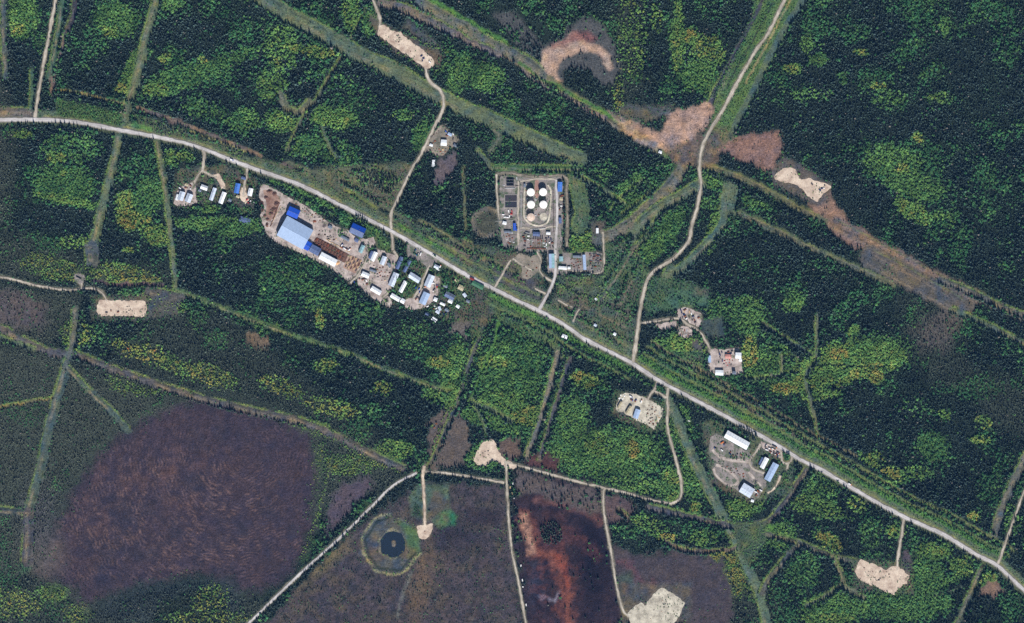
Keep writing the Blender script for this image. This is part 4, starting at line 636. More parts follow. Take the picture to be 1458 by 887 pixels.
def ribbon(name, mat, w, pts, label, k):
    q = smooth(pts, 2.0); t = np.gradient(q, axis=0); t /= np.linalg.norm(t, axis=1)[:, None] + 1e-9; n = np.stack([t[:, 1], -t[:, 0]], 1)
    r = np.random.default_rng(500 + k); L = len(q)
    def jit(): 
        a = r.normal(0, 1, L + 8); a = np.convolve(a, np.ones(3) / 3, 'same')[4:L + 4]; return a
    amp = .5 if mat == 'asphalt' else .7
    z = .42 + k * .004
    prof = [(-.5, -.6, 1.0), (-.5, 0, 0), (-.25, .05, 0), (0, .09, 0), (.25, .05, 0), (.5, 0, 0), (.5, -.6, 1.0)]
    jl, jr = jit() * amp, jit() * amp; v = []; f = []
    wid = w * (1 + .12 * np.convolve(r.normal(0, 1, L + 20), np.ones(9) / 4, 'same')[10:L + 10])
    for i in range(L):
        for a, dz, out in prof:
            j = jl[i] if a < 0 else jr[i]
            off = a * wid[i] + (j * abs(a) * 2) * (1 if a < 0 else 1) + out * (.5 if a > 0 else -.5)
            p = q[i] + n[i] * off; v.append(tuple(P(p[0], p[1], z + dz)))
    m = len(prof)
    for i in range(L - 1):
        for j in range(m - 1): f.append((i * m + j, i * m + j + 1, (i + 1) * m + j + 1, (i + 1) * m + j))
    me = bpy.data.meshes.new(name); me.from_pydata(v, [], f); me.update()
    if me.polygons[2].normal.z < 0: me.flip_normals()
    me.attributes.new('u', 'FLOAT', 'POINT').data.foreach_set('value', np.tile(np.array([1.3, 1, .5, 0, .5, 1, 1.3], np.float32), L))
    o = link(name, me, RM[mat]); tag(o, label, None, None, 'structure')
for k, r_ in enumerate(ROADS): ribbon(r_[0], r_[1], r_[2], r_[3], r_[4], (len(ROADS) - k))

def rough_outline(pts, step=2.0, amp=.7, seed=0):
    r = random.Random(seed); p = [np.array(a, float) for a in pts]; out = []
    for i in range(len(p)):
        a, b_ = p[i], p[(i + 1) % len(p)]; n = max(1, int(np.linalg.norm(b_ - a) / step))
        for k in range(n): out.append(a + (b_ - a) * k / n + np.array([r.gauss(0, amp), r.gauss(0, amp)]) * .6)
    s = [(out[i - 1] + 2 * out[i] + out[(i + 1) % len(out)]) / 4 for i in range(len(out))]; return s
def pad(name, mat, h, pts, label, k):
    o_ = rough_outline(pts, 1.6, 1.25, k); h = h + k * .004; c = sum(o_) / len(o_); bm = bmesh.new()
    top = [bm.verts.new(P(p[0], p[1], h)) for p in o_]; low = []
    for p in o_:
        d = p - c; d = d / (np.linalg.norm(d) + 1e-6) * (.5 + h * .5); low.append(bm.verts.new(P(p[0] + d[0], p[1] + d[1], -.6)))
    n = len(top); fs = [bm.faces.new(top)]
    for i in range(n): bm.faces.new((top[i], low[i], low[(i + 1) % n], top[(i + 1) % n]))
    bmesh.ops.recalc_face_normals(bm, faces=bm.faces[:]); bm.normal_update()
    if fs[0].normal.z < 0: bmesh.ops.reverse_faces(bm, faces=bm.faces[:])
    bmesh.ops.triangulate(bm, faces=fs); me = bpy.data.meshes.new(name); bm.to_mesh(me); bm.free()
    tag(link(name, me, M[mat]), label, None, None, 'structure')
for k, p in enumerate(PADS): pad(*p, k)
wm = MB(); wm.quad(*[P(p[0], p[1], -1.0) for p in reversed(rough_outline([(539,770),(546,757),(560,753),(574,757),(580,773),(577,788),(568,795),(555,796),(541,788)], 3, .2, 3))])
tag(wm.build('pond_water', M['water']), 'dark round pond inside the ring dyke', None, None, 'structure')
if bpy.data.objects['pond_water'].data.polygons[0].normal.z < 0: bpy.data.objects['pond_water'].data.flip_normals()
# bund round the storage tanks (earth bank with a pale path on top)
BUND = [(750,262),(747,270),(746,290),(746,307),(750,314),(757,319),(767,321),(777,318),(781,312),(783,300),(784,285),(784,270),(780,263)]
def bank(name, pts, hgt, top, base, mat, label, closed=False):
    q = smooth(pts + ([pts[0]] if closed else []), 1.6); t = np.gradient(q, axis=0); t /= np.linalg.norm(t, axis=1)[:, None] + 1e-9; n = np.stack([t[:, 1], -t[:, 0]], 1); v = []; f = []
    for i in range(len(q)):
        for a, z in ((-base / 2, -.4), (-top / 2, hgt), (top / 2, hgt), (base / 2, -.4)):
            p = q[i] + n[i] * a; v.append(tuple(P(p[0], p[1], z + random.uniform(-.05, .05))))
    for i in range(len(q) - 1):
        for j in range(3): f.append((i * 4 + j, i * 4 + j + 1, i * 4 + 5 + j, i * 4 + 4 + j))
    me = bpy.data.meshes.new(name); me.from_pydata(v, [], f); me.update()
    if me.polygons[1].normal.z < 0: me.flip_normals()
    tag(link(name, me, M[mat]), label, None, None, 'structure')
bank('earth_bank', BUND, 1.6, 1.6, 3.4, 'palesand', 'pale earth bank curving round the storage tanks')

# ------------------------------------------------------------------ trees
def spruce_crown(seed, tiers=6, n=9, slim=.23):
    r = random.Random(seed); v = []; f = []
    for k in range(tiers):
        u = k / (tiers - 1); zt = .32 + .68 * u if k == tiers - 1 else .28 + .66 * u; rad = slim * (1 - u) ** .85 + .03
        zt = min(1.0, zt + .06); zb = zt - .17 - .05 * (1 - u); c = len(v); v.append((r.gauss(0, .006), r.gauss(0, .006), zt)); a0 = r.random() * 6
        for i in range(n * 2):
            a = a0 + math.pi * i / n + r.gauss(0, .08); rr = rad * (r.uniform(.85, 1.15) if i % 2 == 0 else r.uniform(.45, .68))
            v.append((math.cos(a) * rr, math.sin(a) * rr, zb + (0 if i % 2 == 0 else .05) + r.gauss(0, .012)))
        for i in range(n * 2): f.append((c, c + 1 + i, c + 1 + (i + 1) % (n * 2)))
    me = bpy.data.meshes.new('spruce_crown'); me.from_pydata(v, [], f); me.update(); me.materials.append(M['needles']); return me
def leaf_crown(seed, count=120, rx=.3, rz=.3, zc=.66, leaf=.1, mat='leaves'):
    r = random.Random(seed); v = []; f = []; lobes = [(Vector((r.gauss(0, .12), r.gauss(0, .12), zc + r.gauss(0, .1))), r.uniform(.6, 1)) for _ in range(6)]
    for _ in range(count):
        d = Vector((r.gauss(0, 1), r.gauss(0, 1), r.gauss(.25, 1))).normalized(); c, s = r.choice(lobes); q = r.uniform(.55, 1) * s
        p = c + Vector((d.x * rx * q, d.y * rx * q, d.z * rz * q)); nrm = (d + Vector((r.gauss(0, .45), r.gauss(0, .45), r.gauss(.2, .45)))).normalized()
        u = nrm.orthogonal().normalized(); w = nrm.cross(u); a = r.random() * 6; l = leaf * r.uniform(.6, 1.3); k = len(v)
        for i in range(5):
            t = a + i * 2 * math.pi / 5; rr = l * r.uniform(.6, 1.1); v.append(tuple(p + (u * math.cos(t) + w * math.sin(t)) * rr - nrm * (l * .25 if i % 2 else 0)))
        f.append((k, k + 1, k + 2, k + 3, k + 4))
    me = bpy.data.meshes.new('leaf_crown'); me.from_pydata(v, [], f); me.update(); me.materials.append(M[mat]); return me
def trunk_mesh(seed, h, r0, mat, limbs=4):
    b_ = MB(); b_.tube((0, 0, -.02), (0, 0, h), r0, 6, r0 * .3); r = random.Random(seed)
    for i in range(limbs):
        a = r.random() * 6; z = h * r.uniform(.4, .85); b_.tube((0, 0, z), (math.cos(a) * .16, math.sin(a) * .16, z + .12), r0 * .35, 4, r0 * .12)
    me = b_.mesh('trunk'); me.materials.append(M[mat]); return me
SPR = [(spruce_crown(s, slim=sl), trunk_mesh(s, .9, .018, 'bark', 0)) for s, sl in ((1, .23), (2, .2), (3, .26), (4, .22))]
DEC = [(leaf_crown(s), trunk_mesh(s + 50, .62, .02, 'whitebark')) for s in (11, 12, 13, 14)]

sh_y = gy + .42 * gx                                  # tree colours vary in brightness in belts running west-south-west to east-north-east
def belt(seed, sx, sy):
    r = np.random.default_rng(seed); u = (gx + MG) / sx; v = (sh_y - sh_y.min()) / sy; g = r.random((int(v.max()) + 3, int(u.max()) + 3)); ui, vi = u.astype(int), v.astype(int); fu, fv = u - ui, v - vi; fu = fu * fu * (3 - 2 * fu); fv = fv * fv * (3 - 2 * fv)
    return g[vi, ui] * (1 - fu) * (1 - fv) + g[vi, ui + 1] * fu * (1 - fv) + g[vi + 1, ui] * (1 - fu) * fv + g[vi + 1, ui + 1] * fu * fv
fE = np.clip((.55 * fbm(16, 950, 3) + .30 * belt(5, 34, 9) + .15 * belt(6, 16, 5)) * 1.9 - .45, 0, 1)
def spruce_col(x, y, r):
    t = samp(scrub, x, y); g = samp(fB, x, y); k = r.lognormal(0, .34, len(x))[:, None]
    a = np.array([.038, .064, .062]); s_ = np.array([.075, .088, .066]); gr = np.array([.044, .085, .052])
    w = np.clip((g - .42) * 4, 0, 1)[:, None]; base = a * (1 - w) + gr * w; k = k * (.6 + .8 * samp(fE, x, y))[:, None]
    out = (base * (1 - t[:, None]) + s_ * t[:, None]) * k; dead = r.random(len(x)) < .012; out[dead] = (.19, .18, .16); return out
def deci_col(x, y, r):
    yl = np.clip(samp(yel, x, y) * (.3 + 1.4 * samp(fD, x, y)) + r.normal(0, .12, len(x)), 0, 1.9)[:, None]; k = r.lognormal(0, .15, len(x))[:, None]
    g = np.array([.05, .165, .07]); g2 = np.array([.17, .32, .082]); yy = np.array([.33, .28, .075]); oo = np.array([.42, .16, .05])
    c = np.where(yl < .5, g + (g2 - g) * yl * 2, np.where(yl < 1.45, g2 + (yy - g2) * np.clip((yl - .5) * 1.6, 0, 1), oo)); return c * k * (.6 + .8 * samp(fE, x, y))[:, None]

# countable trees that stand out by their place: (species, outline or row, how many, label, group)
HEROES = [
 ('s', SPRUCE_ISLE, 70, 'dark spruce on the round wooded islet in the red bog', 'spruces on the islet in the red bog'),
 ('d', BIRCH_PATCH, 60, 'golden birch in the bright yellow stand between the two left cut lines', 'golden birches between the cut lines'),
 ('d', [(560,372),(575,372),(580,392),(592,388),(600,395),(578,402),(566,420),(558,418)], 34, 'leafy green tree in the village between the long grey roofs', 'trees between the long village roofs'),
 ('d', [(622,390),(636,386),(656,398),(652,412),(640,415),(628,412)], 40, 'leafy green tree in the village grove right of the long grey roofs', 'trees of the right village grove'),
 ('s', [(503,312),(512,306),(525,316),(520,322),(508,316)], 22, 'dark spruce standing just north of the blue roofed office', 'spruces beside the blue roofed office'),
 ('d', [(483,303),(494,306),(494,322),(484,318)], 20, 'leafy tree in the thicket left of the blue roofed office', 'thicket beside the blue roofed office'),
 ('d', [(936,549),(945,553),(949,561),(943,559),(936,556)], 12, 'low leafy tree inside the small track loop by the truck lot', 'trees inside the track loop'),
 ('d', [(1115,645),(1124,648),(1122,656),(1116,653)], 10, 'low leafy tree inside the small loop by the depot', 'trees inside the depot loop'),
 ('s', [(1062,607),(1078,617),(1080,624),(1060,618),(1046,608)], 30, 'dark spruce in the belt between the long grey shed and the main road', 'spruce belt by the depot shed'),
]
for sp, pts, n, lb, g in HEROES: dens *= 1 - poly(pts, 1.2, 0)

# stuff trees: jittered grid thinned by the cover maps
SP = 2.38
tx, ty = np.meshgrid(np.arange(-MG + 2, W + MG - 2, SP), np.arange(-MG + 2, H + MG - 2, SP * .9)); tx = tx + ((np.arange(tx.shape[0]) % 2) * SP / 2)[:, None]
tx = (tx + rng.normal(0, .7, tx.shape)).ravel(); ty = (ty + rng.normal(0, .7, ty.shape)).ravel()
dd = samp(dens, tx, ty); keep = rng.random(len(tx)) < dd * .93; tx, ty = tx[keep], ty[keep]
isd = rng.random(len(tx)) < samp(deci, tx, ty)
sz = samp(size, tx, ty)

def first_trees():
    out = {'s': [], 'd': []}; rr = np.random.default_rng(5)
    for sp, pts, n, lb, g in HEROES:
        p = np.array(pts, float); got = []; tries = 0; dmin = 2.6
        def inside(x, y):
            c = False
            for i in range(len(p)):
                x1, y1 = p[i]; x2, y2 = p[(i + 1) % len(p)]
                if (y1 > y) != (y2 > y) and x < (x2 - x1) * (y - y1) / (y2 - y1 + 1e-9) + x1: c = not c
            return c
        while len(got) < n and tries < 4000:
            tries += 1; x = rr.uniform(p[:, 0].min(), p[:, 0].max()); y = rr.uniform(p[:, 1].min(), p[:, 1].max())
            if inside(x, y) and all((x - a) ** 2 + (y - b_) ** 2 > dmin ** 2 for a, b_ in got): got.append((x, y))
        for k, (x, y) in enumerate(got):
            cm, tm = (SPR if sp == 's' else DEC)[k % 4]; h = rr.uniform(8.5, 11.5) if sp == 's' else rr.uniform(6.5, 9.5)
            t = empty('spruce_tree' if sp == 's' else 'birch_tree' if 'birch' in lb else 'leafy_tree', P(x, y, 0), rr.uniform(0, 6)); t.scale = (h, h, h)
            tag(t, lb, 'tree', g); X, Y = np.array([x]), np.array([y])
            c = (spruce_col if sp == 's' else deci_col)(X, Y, rr)[0]
            cr = link('crown', cm, None, t); cr['tcol'] = [float(c[0]), float(c[1]), float(c[2])]; tr = link('trunk', tm, None, t); out[sp].append((cr, tr))
    return out
hero = first_trees()

def scatter(name, px, py, h, wid, cols, protos, label):
    n = len(px); me = bpy.data.meshes.new(name); me.vertices.add(n)
    me.vertices.foreach_set('co', np.stack([(px - W / 2) * MPP, (H / 2 - py) * MPP, np.zeros(n)], 1).astype(np.float32).ravel())
    def att(nm, ty_, key, d): a = me.attributes.new(nm, ty_, 'POINT'); a.data.foreach_set(key, np.ascontiguousarray(d).ravel())
    att('scl', 'FLOAT_VECTOR', 'vector', np.stack([wid, wid, h], 1).astype(np.float32)); att('rot', 'FLOAT_VECTOR', 'vector', np.stack([rng.normal(0, .05, n), rng.normal(0, .05, n), rng.random(n) * 6.28], 1).astype(np.float32))
    att('tcol', 'FLOAT_COLOR', 'color', np.hstack([cols, np.ones((n, 1))]).astype(np.float32)); att('pidx', 'INT', 'value', rng.integers(0, len(protos), n).astype(np.int32))
    o = link(name, me); tag(o, label, None, None, 'stuff')
    g = bpy.data.node_groups.new(name, 'GeometryNodeTree'); g.interface.new_socket('Geometry', in_out='INPUT', socket_type='NodeSocketGeometry'); g.interface.new_socket('Geometry', in_out='OUTPUT', socket_type='NodeSocketGeometry')
    gi, go = g.nodes.new('NodeGroupInput'), g.nodes.new('NodeGroupOutput'); mp = g.nodes.new('GeometryNodeMeshToPoints'); ip = g.nodes.new('GeometryNodeInstanceOnPoints')
    jn = g.nodes.new('GeometryNodeJoinGeometry')
    for cr, tr in reversed(protos):
        j2 = g.nodes.new('GeometryNodeJoinGeometry')
        for ob in (cr, tr):
            oi = g.nodes.new('GeometryNodeObjectInfo'); oi.inputs['Object'].default_value = ob; oi.transform_space = 'ORIGINAL'; oi.inputs['As Instance'].default_value = False
            g.links.new(oi.outputs['Geometry'], j2.inputs[0])
        gt = g.nodes.new('GeometryNodeGeometryToInstance'); g.links.new(j2.outputs[0], gt.inputs[0]); g.links.new(gt.outputs[0], jn.inputs[0])
    def na(nm, t): a = g.nodes.new('GeometryNodeInputNamedAttribute'); a.data_type = t; a.inputs['Name'].default_value = nm; return a.outputs['Attribute']
    er = g.nodes.new('FunctionNodeEulerToRotation'); g.links.new(na('rot', 'FLOAT_VECTOR'), er.inputs[0])
    ip.inputs['Pick Instance'].default_value = True
    g.links.new(gi.outputs[0], mp.inputs[0]); g.links.new(mp.outputs[0], ip.inputs['Points']); g.links.new(jn.outputs[0], ip.inputs['Instance'])
    g.links.new(na('pidx', 'INT'), ip.inputs['Instance Index']); g.links.new(er.outputs[0], ip.inputs['Rotation']); g.links.new(na('scl', 'FLOAT_VECTOR'), ip.inputs['Scale']); g.links.new(ip.outputs[0], go.inputs[0])
    o.modifiers.new('trees', 'NODES').node_group = g; return o
for nm, sel, protos, cf, lb in [('spruce_forest', ~isd, hero['s'][:4], spruce_col, 'dense dark spruce forest covering most of the land'), ('birch_forest', isd, hero['d'][:4], deci_col, 'bright green and yellow birch woods and shrubs in patches and strips')]:
    x, y, s_ = tx[sel], ty[sel], sz[sel]; n = len(x)
    if nm == 'spruce_forest': h = np.clip(rng.lognormal(2.12, .26, n), 4, 16) * s_; w = h * rng.uniform(.68, 1.08, n) * np.where(s_ < .7, 1.25, 1)
    else: h = np.clip(rng.normal(6.8, 1.2, n), 4, 12) * np.clip(s_, .35, 1.1); w = np.clip(rng.normal(7.4, 1.5, n), 4, 12) * np.clip(s_ * 1.05, .4, 1.1)
    scatter(nm, x, y, h, w, cf(x, y, rng), protos, lb)
print('TREES', len(tx), int(isd.sum()))

# ------------------------------------------------------------------ buildings
def building(name, cat, x1, y1, x2, y2, wpx, eave, roof, label, pitch=.16, wall='wall', roof2=None, group=None, style='shed', base=.2, skylights=0):
    a, b_ = P(x1, y1), P(x2, y2); c = (a + b_) / 2; d = b_ - a; L = d.length; wd = wpx * MPP; rz = math.atan2(d.y, d.x)
    t = empty(name, (c.x, c.y, base), rz); tag(t, label, cat, group); hl, hw = L / 2, wd / 2; rise = hw * pitch * 2; w = MB()
    # walls with gable ends
    for sx in (-1, 1):
        x = sx * hl; q = [(x, -hw, -.4), (x, hw, -.4), (x, hw, eave), (x, 0, eave + rise), (x, -hw, eave)]; w.quad(*(q if sx > 0 else q[::-1]))
    w.quad((-hl, -hw, -.4), (hl, -hw, -.4), (hl, -hw, eave), (-hl, -hw, eave)); w.quad((hl, hw, -.4), (-hl, hw, -.4), (-hl, hw, eave), (hl, hw, eave))
    w.build('wall', M[wall], t)
    ov, th = .5, .18
    for sy, mt in ((1, roof), (-1, roof2 or roof)):
        r = MB(); ye, ze = sy * (hw + ov), eave - rise * ov / hw; x0, x1_ = -hl - ov, hl + ov
        top = [(x0, 0.02 * sy, eave + rise + th), (x1_, 0.02 * sy, eave + rise + th), (x1_, ye, ze + th), (x0, ye, ze + th)]; bot = [(p[0], p[1], p[2] - th) for p in top]
        if sy > 0: top, bot = top[::-1], bot[::-1]
        r.quad(*top[::-1]); r.quad(*bot)
        for i in range(4): r.quad(top[i], top[(i + 1) % 4], bot[(i + 1) % 4], bot[i])
        s_ = r.build('roof_slope', M[mt], t)
        bmx = bmesh.new(); bmx.from_mesh(s_.data); bmesh.ops.recalc_face_normals(bmx, faces=bmx.faces[:]); bmx.to_mesh(s_.data); bmx.free()
        for k in range(skylights):
            for row in ((.3, .7) if skylights > 4 else (.5,)):
                m = MB(); xx = -hl + L * (k + .5) / skylights; f0 = row - .05; f1 = row + .05
                yz = lambda f: (sy * hw * f, eave + rise * (1 - f) + th + .06)
                (ya, za), (yb, zb) = yz(f0), yz(f1); q = [(xx - .8, ya, za), (xx + .8, ya, za), (xx + .8, yb, zb), (xx - .8, yb, zb)]; m.quad(*(q if sy < 0 else q[::-1])); 
                o = m.build('skylight', M['skylight'], s_)
                if o.data.polygons[0].normal.z < 0: o.data.flip_normals()
    rc = MB(); rc.box(-hl - ov, hl + ov, -.25, .25, eave + rise + th - .05, eave + rise + th + .1); rc.build('ridge_cap', M['roof_dull' if roof.endswith('blue') else roof], t)
    dm = MB(); dw = min(1.8 if style != 'house' else .6, hw * .6); dm.box(hl, hl + .08, -dw, dw, -.1, min(eave * .8, 4 if style != 'house' else 2.1)); dm.build('door', M['door'], t)
    n = max(2, int(L / 5)); wmx = MB(); wmx.box(-.6, .6, -.05, .05, -.6, .6); me = wmx.mesh('window')
    for k in range(n):
        for sy in (-1, 1): link('window', me, M['glass'], t, (-hl + L * (k + .5) / n, sy * (hw + .02), min(eave - 1.2, eave * .6)))
    if style == 'house':
        cm = MB(); cm.box(hl * .2, hl * .2 + .8, hw * .25, hw * .25 + .8, eave, eave + rise + 1.1); cm.build('chimney', M['soil'], t)
    elif L > 25:
        for k in range(int(L / 12)):
            v = MB(); xx = -hl + 8 + k * 12; v.tube((xx, 0, eave + rise), (xx, 0, eave + rise + .9), .35, 8); v.build('vent', M['steel'], t)
    return t
